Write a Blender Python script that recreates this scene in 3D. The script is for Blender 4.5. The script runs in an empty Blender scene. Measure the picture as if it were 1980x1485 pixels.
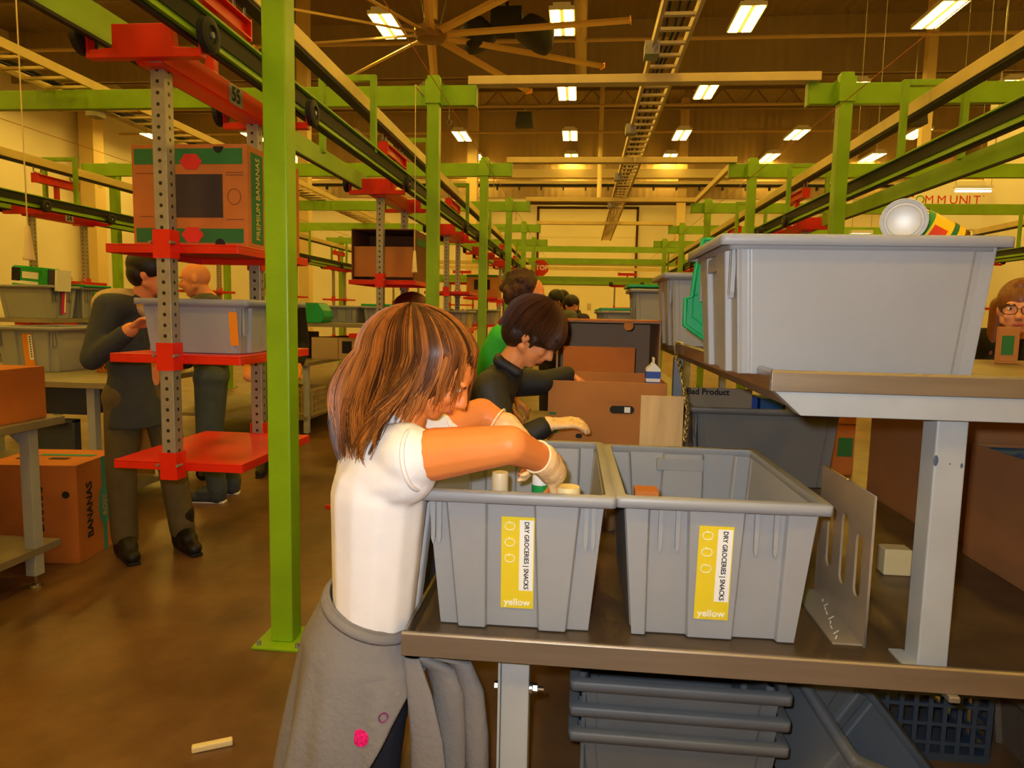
import bpy, bmesh, math, random
from mathutils import Vector, Matrix, Euler
random.seed(7)
S = bpy.context.scene
COL = S.collection
PI = math.pi
V = Vector

# ------------------------------------------------------------------ camera, world, light, exposure
cam_d = bpy.data.cameras.new('camera'); cam = bpy.data.objects.new('camera', cam_d); COL.objects.link(cam)
cam_d.sensor_width = 36.0; cam_d.lens = 1330/1980*36; cam_d.clip_start = .05; cam_d.clip_end = 200
RX = V((0.99473, 0.10048, 0.02039)); FW = V((-0.09789, 0.98989, -0.10264))
FW = FW.normalized(); RX = (RX - FW*RX.dot(FW)).normalized(); UP = RX.cross(FW)
CAMLOC = V((0, 0, 1.4))
cam.matrix_world = Matrix(((RX.x, UP.x, -FW.x, CAMLOC.x), (RX.y, UP.y, -FW.y, CAMLOC.y), (RX.z, UP.z, -FW.z, CAMLOC.z), (0, 0, 0, 1)))
S.camera = cam
w = bpy.data.worlds.new('world'); S.world = w; w.use_nodes = True
w.node_tree.nodes['Background'].inputs[0].default_value = (1, .55, .12, 1)
w.node_tree.nodes['Background'].inputs[1].default_value = .02
S.view_settings.view_transform = 'Standard'; S.view_settings.look = 'None'
S.view_settings.gamma = 1; S.view_settings.exposure = 0.0
S.view_settings.use_curve_mapping = False
LAMP_COL = (1.0, .61, .085); LAMP_STR = 56.0
FLASH_W = 110.0
fl = bpy.data.lights.new('camera_flash', 'SPOT'); fl.energy = FLASH_W; fl.color = (.86, .93, 1.0); fl.shadow_soft_size = .02; fl.spot_size = math.radians(104); fl.spot_blend = .75
flo = bpy.data.objects.new('camera_flash', fl); COL.objects.link(flo); flo.location = CAMLOC + UP*.055 - RX*.045 + FW*.01
flo.rotation_euler = (FW + RX*.10 - UP*.06).to_track_quat('-Z', 'Y').to_euler()
S.cycles.max_bounces = 7; S.cycles.diffuse_bounces = 4; S.cycles.glossy_bounces = 4; S.cycles.transmission_bounces = 6
S.cycles.transparent_max_bounces = 8; S.cycles.use_denoising = True; S.cycles.sample_clamp_indirect = 6
S.cycles.caustics_reflective = False; S.cycles.caustics_refractive = False

# ------------------------------------------------------------------ materials
def lin(c):
    c = c/255
    return c/12.92 if c <= .04045 else ((c+.055)/1.055)**2.4
def L(c): return (lin(c[0]), lin(c[1]), lin(c[2]), 1)
MATS = {}
def mat(name, col, rough=.5, metal=0., var=0., vs=6., bump=0., bs=80., spec=.5, emit=0., trans=0., alpha=1., stretch=(1, 1, 1), col2=None, ior=1.45, coat=0., rnd=0.):
    if name in MATS: return MATS[name]
    m = bpy.data.materials.new(name); m.use_nodes = True; nt = m.node_tree; N = nt.nodes; p = N['Principled BSDF']
    p.inputs['Roughness'].default_value = rough; p.inputs['Metallic'].default_value = metal
    p.inputs['Specular IOR Level'].default_value = spec; p.inputs['IOR'].default_value = ior
    p.inputs['Transmission Weight'].default_value = trans; p.inputs['Alpha'].default_value = alpha
    p.inputs['Coat Weight'].default_value = coat
    c = L(col); p.inputs['Base Color'].default_value = c
    tc = N.new('ShaderNodeTexCoord'); mp = N.new('ShaderNodeMapping'); mp.inputs['Scale'].default_value = stretch
    nt.links.new(tc.outputs['Object'], mp.inputs['Vector'])
    if var or col2:
        n = N.new('ShaderNodeTexNoise'); n.inputs['Scale'].default_value = vs; n.inputs['Detail'].default_value = 5
        nt.links.new(mp.outputs[0], n.inputs['Vector'])
        r = N.new('ShaderNodeValToRGB'); nt.links.new(n.outputs['Fac'], r.inputs[0])
        e = r.color_ramp.elements; e[0].position = .3; e[1].position = .7
        if col2: e[0].color = c; e[1].color = L(col2)
        else:
            e[0].color = (c[0]*(1-var), c[1]*(1-var), c[2]*(1-var), 1); e[1].color = (min(1, c[0]*(1+var)), min(1, c[1]*(1+var)), min(1, c[2]*(1+var)), 1)
        out = r.outputs[0]
        if rnd:
            g = N.new('ShaderNodeNewGeometry'); h = N.new('ShaderNodeHueSaturation'); mr = N.new('ShaderNodeMapRange')
            mr.inputs[3].default_value = 1-rnd; mr.inputs[4].default_value = 1+rnd
            nt.links.new(g.outputs['Random Per Island'], mr.inputs[0]); nt.links.new(mr.outputs[0], h.inputs['Value'])
            nt.links.new(out, h.inputs['Color']); out = h.outputs[0]
        nt.links.new(out, p.inputs['Base Color'])
    if bump:
        n2 = N.new('ShaderNodeTexNoise'); n2.inputs['Scale'].default_value = bs; n2.inputs['Detail'].default_value = 4
        nt.links.new(mp.outputs[0], n2.inputs['Vector'])
        b = N.new('ShaderNodeBump'); b.inputs['Strength'].default_value = bump; b.inputs['Distance'].default_value = .01
        nt.links.new(n2.outputs['Fac'], b.inputs['Height']); nt.links.new(b.outputs[0], p.inputs['Normal'])
    if emit:
        p.inputs['Emission Color'].default_value = c; p.inputs['Emission Strength'].default_value = emit
    MATS[name] = m
    return m

green = mat('green_paint', (130, 172, 20), .38, var=.10, vs=5)
greenD = mat('green_paint_worn', (122, 162, 22), .42, var=.14, vs=9)
red = mat('red_paint', (212, 32, 10), .36, var=.10, vs=5)
tan = mat('tan_paint', (214, 190, 120), .45, var=.08, vs=4)
black = mat('black_rubber', (20, 19, 18), .6)
dark = mat('dark_void', (24, 22, 20), .75)
steel = mat('stainless_steel', (178, 172, 162), .30, 1., var=.10, vs=5, bump=.05, bs=90, stretch=(2, 2, 30))
steelx = mat('brushed_stainless', (146, 134, 118), .40, .7, var=.10, vs=3, bump=.03, bs=60, stretch=(1, 14, 14))
chrome = mat('bright_steel', (170, 166, 158), .3, 1.)
galv = mat('galvanised_steel', (150, 146, 138), .42, .7, var=.12, vs=30)
greyp = mat('grey_enamel', (158, 162, 164), .4, var=.05, vs=10)
tote = mat('grey_tote_plastic', (150, 151, 153), .42, var=.05, vs=3, bump=.04, bs=400)
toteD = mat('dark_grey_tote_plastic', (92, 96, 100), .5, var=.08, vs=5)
toteB = mat('slate_blue_tote_plastic', (62, 70, 80), .5, var=.1, vs=5)
lidg = mat('green_lid_plastic', (16, 158, 92), .33, var=.06, vs=8)
card = mat('brown_cardboard', (176, 114, 54), .8, var=.10, vs=4, bump=.05, bs=120)
cardO = mat('orange_cardboard', (182, 106, 42), .8, var=.12, vs=5, bump=.05, bs=120)
cardD = mat('dark_cardboard', (110, 66, 36), .85, var=.15, vs=5)
cardin = mat('carton_inside_grey', (164, 134, 106), .85, var=.08, vs=4)
white = mat('white_plastic', (226, 224, 218), .45)
paper = mat('white_paper', (236, 234, 226), .8)
ink = mat('black_ink', (28, 24, 22), .8)
cream = mat('cream_plastic', (226, 206, 150), .5, var=.05)
yellowL = mat('yellow_label', (226, 200, 40), .5)
orangeL = mat('orange_label', (232, 140, 22), .5)
pinkL = mat('pink_label', (186, 32, 96), .5)
greenL = mat('green_label', (70, 170, 40), .5)
tealL = mat('teal_print', (56, 130, 112), .8)
greenB = mat('dark_green_print', (44, 108, 52), .8)
redB = mat('red_print', (206, 44, 30), .8)
blue = mat('blue_print', (24, 70, 170), .5, var=.1, vs=20)
ply = mat('plywood', (206, 172, 118), .7, var=.18, vs=3, stretch=(8, 8, 1))
wallm = mat('painted_wall', (232, 224, 204), .85, var=.04, vs=.6)
tube_on = mat('lit_lamp_panel', (255, 255, 255), .4)
pn = tube_on.node_tree.nodes['Principled BSDF']; pn.inputs['Emission Color'].default_value = (*LAMP_COL, 1); pn.inputs['Emission Strength'].default_value = LAMP_STR
fluo = mat('lit_fluorescent_tube', (255, 255, 255), .4)
pn = fluo.node_tree.nodes['Principled BSDF']; pn.inputs['Emission Color'].default_value = (1, .86, .62, 1); pn.inputs['Emission Strength'].default_value = 7

def perforated():
    m = mat('perforated_steel', (158, 152, 140), .42, .55, var=.1, vs=30); nt = m.node_tree; N = nt.nodes; p = N['Principled BSDF']
    tc = N.new('ShaderNodeTexCoord'); sx = N.new('ShaderNodeSeparateXYZ'); nt.links.new(tc.outputs['Object'], sx.inputs[0])
    def mth(op, a, b=None):
        n = N.new('ShaderNodeMath'); n.operation = op
        for i, q in enumerate((a, b)):
            if q is None: continue
            if isinstance(q, (int, float)): n.inputs[i].default_value = q
            else: nt.links.new(q, n.inputs[i])
        return n.outputs[0]
    u = mth('MINIMUM', mth('ABSOLUTE', sx.outputs[0]), mth('ABSOLUTE', sx.outputs[1]))
    fz = mth('MULTIPLY', mth('SUBTRACT', mth('FRACT', mth('DIVIDE', sx.outputs[2], .042)), .5), .042)
    d2 = mth('ADD', mth('MULTIPLY', u, u), mth('MULTIPLY', fz, fz))
    hole = mth('LESS_THAN', d2, .0072**2)
    src = p.inputs['Base Color'].links[0].from_socket
    mx = N.new('ShaderNodeMix'); mx.data_type = 'RGBA'; nt.links.new(hole, mx.inputs[0]); nt.links.new(src, mx.inputs[6]); mx.inputs[7].default_value = (.012, .01, .008, 1)
    nt.links.new(mx.outputs[2], p.inputs['Base Color'])
    mm = mth('MULTIPLY', mth('SUBTRACT', 1.0, hole), .55); nt.links.new(mm, p.inputs['Metallic'])
    return m
perf = perforated()

def floor_mat():
    m = bpy.data.materials.new('polished_concrete'); m.use_nodes = True; nt = m.node_tree; N = nt.nodes; p = N['Principled BSDF']
    tc = N.new('ShaderNodeTexCoord')
    def noise(sc, det=6):
        n = N.new('ShaderNodeTexNoise'); n.inputs['Scale'].default_value = sc; n.inputs['Detail'].default_value = det; n.inputs['Roughness'].default_value = .62
        nt.links.new(tc.outputs['Object'], n.inputs['Vector']); return n.outputs['Fac']
    r = N.new('ShaderNodeValToRGB'); nt.links.new(noise(.9), r.inputs[0]); e = r.color_ramp.elements
    e[0].position = .3; e[0].color = L((90, 65, 43)); e[1].position = .72; e[1].color = L((134, 99, 64))
    r2 = N.new('ShaderNodeValToRGB'); nt.links.new(noise(7, 8), r2.inputs[0]); e = r2.color_ramp.elements
    e[0].position = .32; e[0].color = (.66, .64, .60, 1); e[1].position = .62; e[1].color = (1, 1, 1, 1)
    mx = N.new('ShaderNodeMix'); mx.data_type = 'RGBA'; mx.blend_type = 'MULTIPLY'; mx.inputs[0].default_value = .8
    nt.links.new(r.outputs[0], mx.inputs[6]); nt.links.new(r2.outputs[0], mx.inputs[7]); nt.links.new(mx.outputs[2], p.inputs['Base Color'])
    r3 = N.new('ShaderNodeMapRange'); nt.links.new(noise(3), r3.inputs[0]); r3.inputs[3].default_value = .22; r3.inputs[4].default_value = .5
    nt.links.new(r3.outputs[0], p.inputs['Roughness'])
    b = N.new('ShaderNodeBump'); b.inputs['Strength'].default_value = .08; b.inputs['Distance'].default_value = .01; nt.links.new(noise(14), b.inputs['Height']); nt.links.new(b.outputs[0], p.inputs['Normal'])
    return m
def corr_mat(name, col, axis, period, depth=.5, rough=.6):
    m = mat(name, col, rough, var=.06, vs=.5); nt = m.node_tree; N = nt.nodes; p = N['Principled BSDF']
    tc = N.new('ShaderNodeTexCoord'); wv = N.new('ShaderNodeTexWave'); wv.bands_direction = axis; wv.inputs['Scale'].default_value = 2*PI/period/20*1.0; wv.inputs['Distortion'].default_value = 0
    nt.links.new(tc.outputs['Object'], wv.inputs['Vector'])
    b = N.new('ShaderNodeBump'); b.inputs['Strength'].default_value = depth; b.inputs['Distance'].default_value = .03
    nt.links.new(wv.outputs['Fac'], b.inputs['Height']); nt.links.new(b.outputs[0], p.inputs['Normal'])
    return m

# ------------------------------------------------------------------ mesh helpers
class MB:
    def __init__(s): s.v = []; s.f = []; s.mi = []; s.cur = 0
    def add(s, vs, fs):
        o = len(s.v); s.v += [tuple(q) for q in vs]; s.f += [tuple(i+o for i in f) for f in fs]; s.mi += [s.cur]*len(fs); return s
    def box(s, x0, x1, y0, y1, z0, z1, M=None):
        if x1 < x0: x0, x1 = x1, x0
        if y1 < y0: y0, y1 = y1, y0
        if z1 < z0: z0, z1 = z1, z0
        vs = [V((x, y, z)) for z in (z0, z1) for y in (y0, y1) for x in (x0, x1)]
        if M is not None: vs = [M @ q for q in vs]
        return s.add(vs, [(0, 2, 3, 1), (4, 5, 7, 6), (0, 1, 5, 4), (2, 6, 7, 3), (0, 4, 6, 2), (1, 3, 7, 5)])
    def bar(s, a, b, w, h, up=(0, 0, 1)):
        a, b = V(a), V(b); d = (b-a).normalized(); u = V(up)
        if abs(d.dot(u)) > .98: u = V((0, 1, 0))
        x = d.cross(u).normalized(); y = x.cross(d)
        r = [(x*i*w/2+y*j*h/2) for i, j in ((-1, -1), (1, -1), (1, 1), (-1, 1))]
        return s.add([a+q for q in r]+[b+q for q in r], [(0, 1, 2, 3), (7, 6, 5, 4)]+[(i, i+4, (i+1) % 4+4, (i+1) % 4) for i in range(4)])
    def loft(s, rings, cap0=True, cap1=True, closed=True):
        n = len(rings[0]); o = []
        fs = []
        for k in range(len(rings)-1):
            for i in range(n if closed else n-1):
                j = (i+1) % n; fs.append((k*n+i, k*n+j, (k+1)*n+j, (k+1)*n+i))
        if cap0: fs.append(tuple(range(n-1, -1, -1)))
        if cap1: fs.append(tuple((len(rings)-1)*n+i for i in range(n)))
        return s.add([q for r in rings for q in r], fs)
    def tube(s, pts, r, n=8, closed=False, cap=True):
        pts = [V(q) for q in pts]; m = len(pts); rings = []; prev = None
        for i, q in enumerate(pts):
            if closed: d = pts[(i+1) % m]-pts[i-1]
            else: d = pts[min(i+1, m-1)]-pts[max(i-1, 0)]
            d.normalize()
            if prev is None:
                u = V((0, 0, 1)) if abs(d.z) < .9 else V((1, 0, 0))
                x = d.cross(u).normalized()
            else:
                x = prev-d*prev.dot(d)
                x = x.normalized() if x.length > 1e-6 else d.orthogonal().normalized()
            prev = x; y = d.cross(x); rr = r[i] if isinstance(r, (list, tuple)) else r
            rings.append([q+x*math.cos(2*PI*k/n)*rr+y*math.sin(2*PI*k/n)*rr for k in range(n)])
        if closed: rings.append(rings[0]); return s.loft(rings, False, False)
        return s.loft(rings, cap, cap)
    def cyl(s, a, b, r, r2=None, n=20): return s.tube([a, b], [r, r if r2 is None else r2], n)
    def lathe(s, prof, c=(0, 0, 0), n=24, M=None, cap0=True, cap1=True):
        c = V(c); rings = []
        for r, z in prof:
            q = [V((math.cos(2*PI*k/n)*r, math.sin(2*PI*k/n)*r, z)) for k in range(n)]
            rings.append([(M @ t if M is not None else t)+c for t in q])
        return s.loft(rings, cap0, cap1)
    def prism(s, poly, O, X, Y, D):
        O, X, Y, D = V(O), V(X), V(Y), V(D); a = [O+X*p[0]+Y*p[1] for p in poly]; b = [q+D for q in a]; n = len(a)
        if X.cross(Y).dot(D) < 0: a, b = b, a
        return s.add(a+b, [tuple(range(n-1, -1, -1)), tuple(range(n, 2*n))]+[(i, (i+1) % n, (i+1) % n+n, i+n) for i in range(n)])
    def sph(s, c, r, n=16, m=10, M=None):
        if not isinstance(r, (tuple, list)): r = (r, r, r)
        c = V(c); rings = []
        for k in range(m+1):
            t = -PI/2+PI*k/m; t = max(-PI/2+.02, min(PI/2-.02, t)); ring = []
            for i in range(n):
                q = V((math.cos(t)*math.cos(2*PI*i/n)*r[0], math.cos(t)*math.sin(2*PI*i/n)*r[1], math.sin(t)*r[2]))
                ring.append((M @ q if M is not None else q)+c)
            rings.append(ring)
        return s.loft(rings)
    def capsule(s, a, b, r0, r1, n=12, m=4):
        a, b = V(a), V(b); d = b-a; Ln = d.length
        if Ln < 1e-6: return s.sph(a, r0)
        d.normalize(); pts = []; rs = []
        for k in range(m+1):
            t = -PI/2+PI/2*k/m; pts.append(a+d*math.sin(t)*r0); rs.append(max(.001, math.cos(t)*r0))
        for k in range(m+1):
            t = PI/2*k/m; pts.append(b+d*math.sin(t)*r1); rs.append(max(.001, math.cos(t)*r1))
        x = d.orthogonal().normalized(); y = d.cross(x)
        return s.loft([[p+x*math.cos(2*PI*k/n)*r+y*math.sin(2*PI*k/n)*r for k in range(n)] for p, r in zip(pts, rs)])
    def mesh(s, name, mats, off=None):
        me = bpy.data.meshes.new(name); vs = s.v if off is None else [(q[0]-off[0], q[1]-off[1], q[2]-off[2]) for q in s.v]
        me.from_pydata(vs, [], s.f)
        for m in (mats if isinstance(mats, (list, tuple)) else [mats]): me.materials.append(m)
        for p, i in zip(me.polygons, s.mi): p.material_index = i
        me.update(); return me
    def build(s, name, mats, parent=None, bevel=0., smooth=False, seg=2, world=False, label=None, angle=35):
        if parent is None:
            xs = [q[0] for q in s.v]; ys = [q[1] for q in s.v]; zs = [q[2] for q in s.v]
            loc = V(((min(xs)+max(xs))/2, (min(ys)+max(ys))/2, min(zs))); off = loc
        else:
            off = None; loc = V((0, 0, 0))
            if world:
                Mi = Matrix.LocRotScale(WLOC[parent.name][0], Euler((0, 0, WLOC[parent.name][1])), None).inverted()
                s.v = [tuple(Mi @ V(q)) for q in s.v]
        me = s.mesh(name, mats, off)
        o = bpy.data.objects.new(name, me); COL.objects.link(o); o.location = loc; o.parent = parent
        if parent is not None: WLOC[o.name] = WLOC.get(parent.name, (V((0, 0, 0)), 0))
        else: WLOC[o.name] = (loc, 0)
        if smooth:
            for p in me.polygons: p.use_smooth = True
        if bevel:
            b = o.modifiers.new('bevel', 'BEVEL'); b.width = bevel; b.segments = seg; b.limit_method = 'ANGLE'; b.angle_limit = math.radians(angle)
        if smooth:
            try: me.set_sharp_from_angle(angle=math.radians(50))
            except Exception: pass
        if label: o['label'] = label
        return o
WLOC = {}
def tag(o, label, cat, group=None, kind=None):
    o['label'] = label; o['category'] = cat
    if group: o['group'] = group
    if kind: o['kind'] = kind
    return o
def thing(name, label, cat, loc=(0, 0, 0), rz=0., group=None):
    o = bpy.data.objects.new(name, None); COL.objects.link(o); o.location = loc; o.rotation_euler = (0, 0, rz); o.empty_display_size = .1
    WLOC[o.name] = (V(loc), rz)
    return tag(o, label, cat, group)
def struct(o): o['kind'] = 'structure'; return o
KIDS = {}
def copy_tree(o, loc=None, rz=None, label=None, group=None, parent=None):
    c = o.copy(); COL.objects.link(c)
    if parent is not None: c.parent = parent
    for ch in [q for q in S.objects if q.parent == o]: copy_tree(ch, parent=c)
    if loc is not None: c.location = loc
    if rz is not None: c.rotation_euler = (0, 0, rz)
    if label: c['label'] = label
    if group: c['group'] = group
    if parent is None: WLOC[c.name] = (V(c.location), c.rotation_euler[2])
    return c
def text(s, size, parent, loc, rot, m, name='lettering', ext=.0004, ax='CENTER', ay='CENTER', sx=1., bold=0.):
    cu = bpy.data.curves.new('t', 'FONT'); cu.body = s; cu.size = size; cu.align_x = ax; cu.align_y = ay; cu.extrude = ext; cu.offset = bold; cu.resolution_u = 3
    ob = bpy.data.objects.new('t', cu); COL.objects.link(ob); dg = bpy.context.evaluated_depsgraph_get()
    me = bpy.data.meshes.new_from_object(ob.evaluated_get(dg)); bpy.data.objects.remove(ob); bpy.data.curves.remove(cu)
    me.materials.clear(); me.materials.append(m)
    o = bpy.data.objects.new(name, me); COL.objects.link(o); o.parent = parent; o.location = loc; o.rotation_euler = rot; o.scale = (sx, 1, 1)
    return o
def eval_mesh(mb, name, mods):
    me = mb.mesh('tmp', []) if isinstance(mb, MB) else mb
    ob = bpy.data.objects.new('tmp', me); COL.objects.link(ob)
    for typ, kw in mods:
        m = ob.modifiers.new('m', typ)
        for k, q in kw.items(): setattr(m, k, q)
    dg = bpy.context.evaluated_depsgraph_get(); r = bpy.data.meshes.new_from_object(ob.evaluated_get(dg)); bpy.data.objects.remove(ob)
    r.name = name; return r
def obj_from(me, name, m, parent=None, loc=(0, 0, 0), smooth=True):
    me.materials.clear(); me.materials.append(m)
    if smooth:
        for p in me.polygons: p.use_smooth = True
    o = bpy.data.objects.new(name, me); COL.objects.link(o); o.parent = parent; o.location = loc
    WLOC[o.name] = WLOC.get(parent.name) if parent else (V(loc), 0)
    return o
ORD = ['nearest', 'second', 'third', 'fourth', 'fifth', 'sixth', 'seventh', 'eighth', 'ninth', 'tenth']

# ------------------------------------------------------------------ room shell
XL, XR, YB, YF, ZC = -20., 19., 31.8, -7., 10.7
fm = floor_mat()
struct(MB().box(XL, XR, YF, YB, -.2, 0).build('floor', fm))
ceil_m = corr_mat('ceiling_deck', (146, 130, 104), 'X', .3, .6)
struct(MB().box(XL, XR, YF, YB, ZC, ZC+.2).build('ceiling', ceil_m))
siding = corr_mat('upper_wall_siding', (168, 150, 120), 'X', .3, .5)
struct(MB().box(XL, XR, YB, YB+.2, 0, 6.6).build('wall_back', wallm))
struct(MB().box(XL, XR, YB-.05, YB+.2, 6.6, ZC).build('wall_back_upper', siding))
struct(MB().box(XL-.2, XL, YF, YB, 0, ZC).build('wall_left', wallm))
struct(MB().box(XR, XR+.2, YF, YB, 0, ZC).build('wall_right', wallm))
struct(MB().box(XL, XR, YF-.2, YF, 0, ZC).build('wall_front', wallm))
# big overhead door in the back wall
dm = mat('door_panel', (240, 230, 200), .7); seal = mat('door_seal', (70, 44, 24), .8)
dr = struct(MB().box(-2.05, 2.3, YB-.06, YB, 0, 6.12).build('door_1', dm))
b = MB(); b.box(-2.15, -2.05, YB-.1, YB, 0, 6.22).box(2.3, 2.4, YB-.1, YB, 0, 6.22).box(-2.15, 2.4, YB-.1, YB, 6.12, 6.22); b.build('door_frame', seal, dr, world=True)
b = MB()
for k in range(1, 5): b.box(-2.05, 2.3, YB-.075, YB-.05, 6.12-.62*k-.02, 6.12-.62*k)
b.build('panel_joint', cream, dr, world=True)
MB().box(-2.05, 2.3, YB-.08, YB-.05, 2.72, 2.80).build('door_rail', seal, dr, world=True)
# girders and bands near the back wall
gm = mat('girder_paint', (214, 196, 150), .5)
struct(MB().box(XL, XR, YB-1.1, YB-.7, 7.30, 7.66).build('trim_1', gm))
struct(MB().box(XL, XR, YB-.95, YB-.6, 6.95, 7.18).build('trim_2', gm))
struct(MB().box(XL, XR, YB-.4, YB-.05, 6.30, 6.36).build('trim_3', seal))
# hanging draft curtain
struct(MB().box(XL, XR, 23.0, 23.1, 9.0, ZC).build('trim_4', corr_mat('draft_curtain', (160, 142, 110), 'X', .34, .6)))
# roof trusses
tr = mat('truss_steel', (132, 114, 84), .6)
for k, y in enumerate((3.2, 8.4, 13.6, 18.8, 25.6, 29.4)):
    b = MB(); b.box(XL, XR, y-.06, y+.06, 10.5, 10.62).box(XL, XR, y-.06, y+.06, 9.75, 9.87)
    x = XL
    while x < XR-1.3:
        b.bar((x, y, 9.81), (x+.65, y, 10.55), .05, .05).bar((x+.65, y, 10.55), (x+1.3, y, 9.81), .05, .05); x += 1.3
    struct(b.build('trim_%d' % (5+k), tr))
# building columns
colm = mat('column_paint', (222, 198, 140), .55)
cols = [(-8.22, 20.0, .31), (-4.75, 29.4, .42), (4.15, 31.2, .36), (9.2, 20.5, .24), (-19.5, 26.2, .6), (-19.5, 14, .6)]
cl = ['between the nearest green post and the fan', 'behind the second green post', 'at the right side of the big door', 'beyond the right green beams', 'on the far left wall behind the banana carton', 'on the left wall beyond the picture']
for (x, y, s), t in zip(cols, cl):
    tag(MB().box(x-s/2, x+s/2, y-s/2, y+s/2, 0, ZC).build('building_column', colm), 'tall tan square building column '+t, 'column', 'tan building columns')
# ------------------------------------------------------------------ green overhead structure
PX, QX = -1.207, 1.911
PY = [2.69+2.83*n for n in range(6)]
def green_post(x, y, label, top=3.23, group=None):
    t = thing('green_post', label, 'post', (x, y, 0), 0, group)
    h = .0475
    MB().box(-h, h, -h, h, .012, top).build('column', green, t, bevel=.006)
    MB().box(-.105, .105, -.105, .105, 0, .012).build('base_plate', green, t, bevel=.003)
    for sx, sy in ((-1, -1), (1, -1), (1, 1), (-1, 1)):
        MB().cyl((sx*.082, sy*.082, .012), (sx*.082, sy*.082, .03), .009, n=8).build('anchor_bolt', galv, t)
    b = MB(); b.box(-h-.012, h+.012, -h-.012, -h, top-.215, top-.035).box(-h-.012, h+.012, h, h+.012, top-.215, top-.035)
    b.box(-h-.012, -h, -h, h, top-.215, top-.2).box(h, h+.012, -h, h, top-.215, top-.2)
    b.build('clamp_plate', green, t, bevel=.002)
    return t
rowname = {'L': 'the row left of the aisle', 'R': 'the row right of the aisle', 'LL': 'the far left row', 'RR': 'the far right row'}
for n, y in enumerate(PY):
    green_post(PX, y, 'square lime green steel post, %s in %s' % (ORD[n], rowname['L']), group='green posts of the overhead track')
    if n: green_post(QX, y+.05, 'square lime green steel post, %s in %s' % (ORD[n-1], rowname['R']), group='green posts of the overhead track')
for n, y in enumerate(PY[1:]):
    green_post(-6.1, y+.25, 'square lime green steel post, %s in %s' % (ORD[n], rowname['LL']), group='green posts of the overhead track')
    green_post(6.9, y+.05, 'square lime green steel post, %s in %s' % (ORD[n], rowname['RR']), group='green posts of the overhead track')
def cross_beam(x0, x1, y, label, z0=3.03, z1=3.185):
    t = thing('cross_beam', label, 'beam', ((x0+x1)/2, y, z0), 0, 'green cross beams')
    b = MB(); b.box(x0, x1, y-.03, y+.03, z0, z1); b.build('beam', green, t, bevel=.004, world=True)
    for xe in (x0, x1):
        MB().box(xe-.006, xe+.006, y-.035, y+.035, z0-.01, z1).build('end_plate', greenD, t, world=True)
    for x in (x0+.22, x1-.22):
        MB().tube([(x, y, z0), (x, y, z0-.10)]+[(x+.022*math.sin(a), y, z0-.122+.022*math.cos(a)) for a in (.3, 1.2, 2.2, 3.1, 4, 5, 5.9)], .0035, 6).build('eye_bolt', galv, t, world=True)
for n, y in enumerate(PY):
    if n:
        cross_beam(-6.4, -.885, y+.09, 'lime green cross beam on %s post of the left row' % ORD[n])
        cross_beam(1.665, 7.2, y+.14, 'lime green cross beam on %s post of the right row' % ORD[n-1])
        if n < 5:
            x0, x1 = (-.95, 1.74)
            tag(MB().box(x0, x1, y+.06, y+.16, 3.19, 3.255).build('aisle_bar', tan, bevel=.004), 'pale beige bar spanning the aisle high up, %s from the camera' % ORD[n-1], 'bar', 'pale bars over the aisle')
tag(MB().bar((1.72, PY[2]+.2, 3.2), (1.72, PY[3], 3.2), .05, .07).build('strut', tan), 'dark beige strut between the second and third beams of the right row', 'bar')
# end of the loop: beams across the aisle at the back
for k, (y, z0, z1) in enumerate(((19.6, 3.13, 3.29), (19.9, 2.82, 2.98))):
    tag(MB().box(-3.2, 4.4, y-.03, y+.03, z0, z1).build('cross_beam', green), ['upper', 'lower'][k]+' lime green beam running across the aisle end', 'beam', 'green beams across the aisle end')
def rail(name, m, x, y0, y1, z, prof, label, cat, flip=1, m2=None, grp=None):
    t = thing(name, label, cat, (x, y0, z), 0, grp)
    return t
def channel_rail(x, y0, y1, z, s, label, lined=True):       # C channel opening towards s
    t = thing('track_rail', label, 'rail', (x, y0, z-.06), 0, 'green wheel tracks')
    b = MB(); b.box(x-.004, x+.004, y0, y1, z-.06, z+.06).box(x, x+s*.030, y0, y1, z+.052, z+.062).box(x, x+s*.030, y0, y1, z-.062, z-.052)
    b.build('channel', green, t, world=True)
    if lined: MB().box(x+s*.005, x+s*.012, y0, y1, z-.022, z+.05).build('running_strip', black, t, world=True)
    MB().box(x-.012, x+.012, y0, y1, z-.075, z-.063).build('bottom_lip', black, t, world=True)
    return t
def power_rail(x, y0, y1, z, label):
    t = thing('power_rail', label, 'rail', (x, y0, z-.05), 0, 'beige chain rails')
    b = MB(); b.box(x-.045, x+.045, y0, y1, z-.035, z+.05); b.build('casing', tan, t, bevel=.004, world=True)
    MB().box(x-.036, x+.036, y0, y1, z-.052, z-.035).build('chain_slot', black, t, world=True)
    return t
def u_frame(xa, xb, y, label, z0=2.47, z1=2.98):
    b = MB(); w = .04
    b.box(xa-w/2, xa+w/2, y-w/2, y+w/2, z0, z1).box(xb-w/2, xb+w/2, y-w/2, y+w/2, z0, z1).box(xa+w/2, xb-w/2, y-w/2, y+w/2, z1-w, z1)
    return tag(b.build('hanger_frame', greenD, bevel=.003), label, 'frame', 'green track hanger frames')
LANES = {'A': (-1.81, -1.45, -1.61, 'left lane'), 'B': (2.08, 2.46, 2.27, 'right lane'), 'C': (-5.88, -5.52, -5.70, 'far left lane'), 'D': (6.2, 6.56, 6.38, 'far right lane')}
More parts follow.
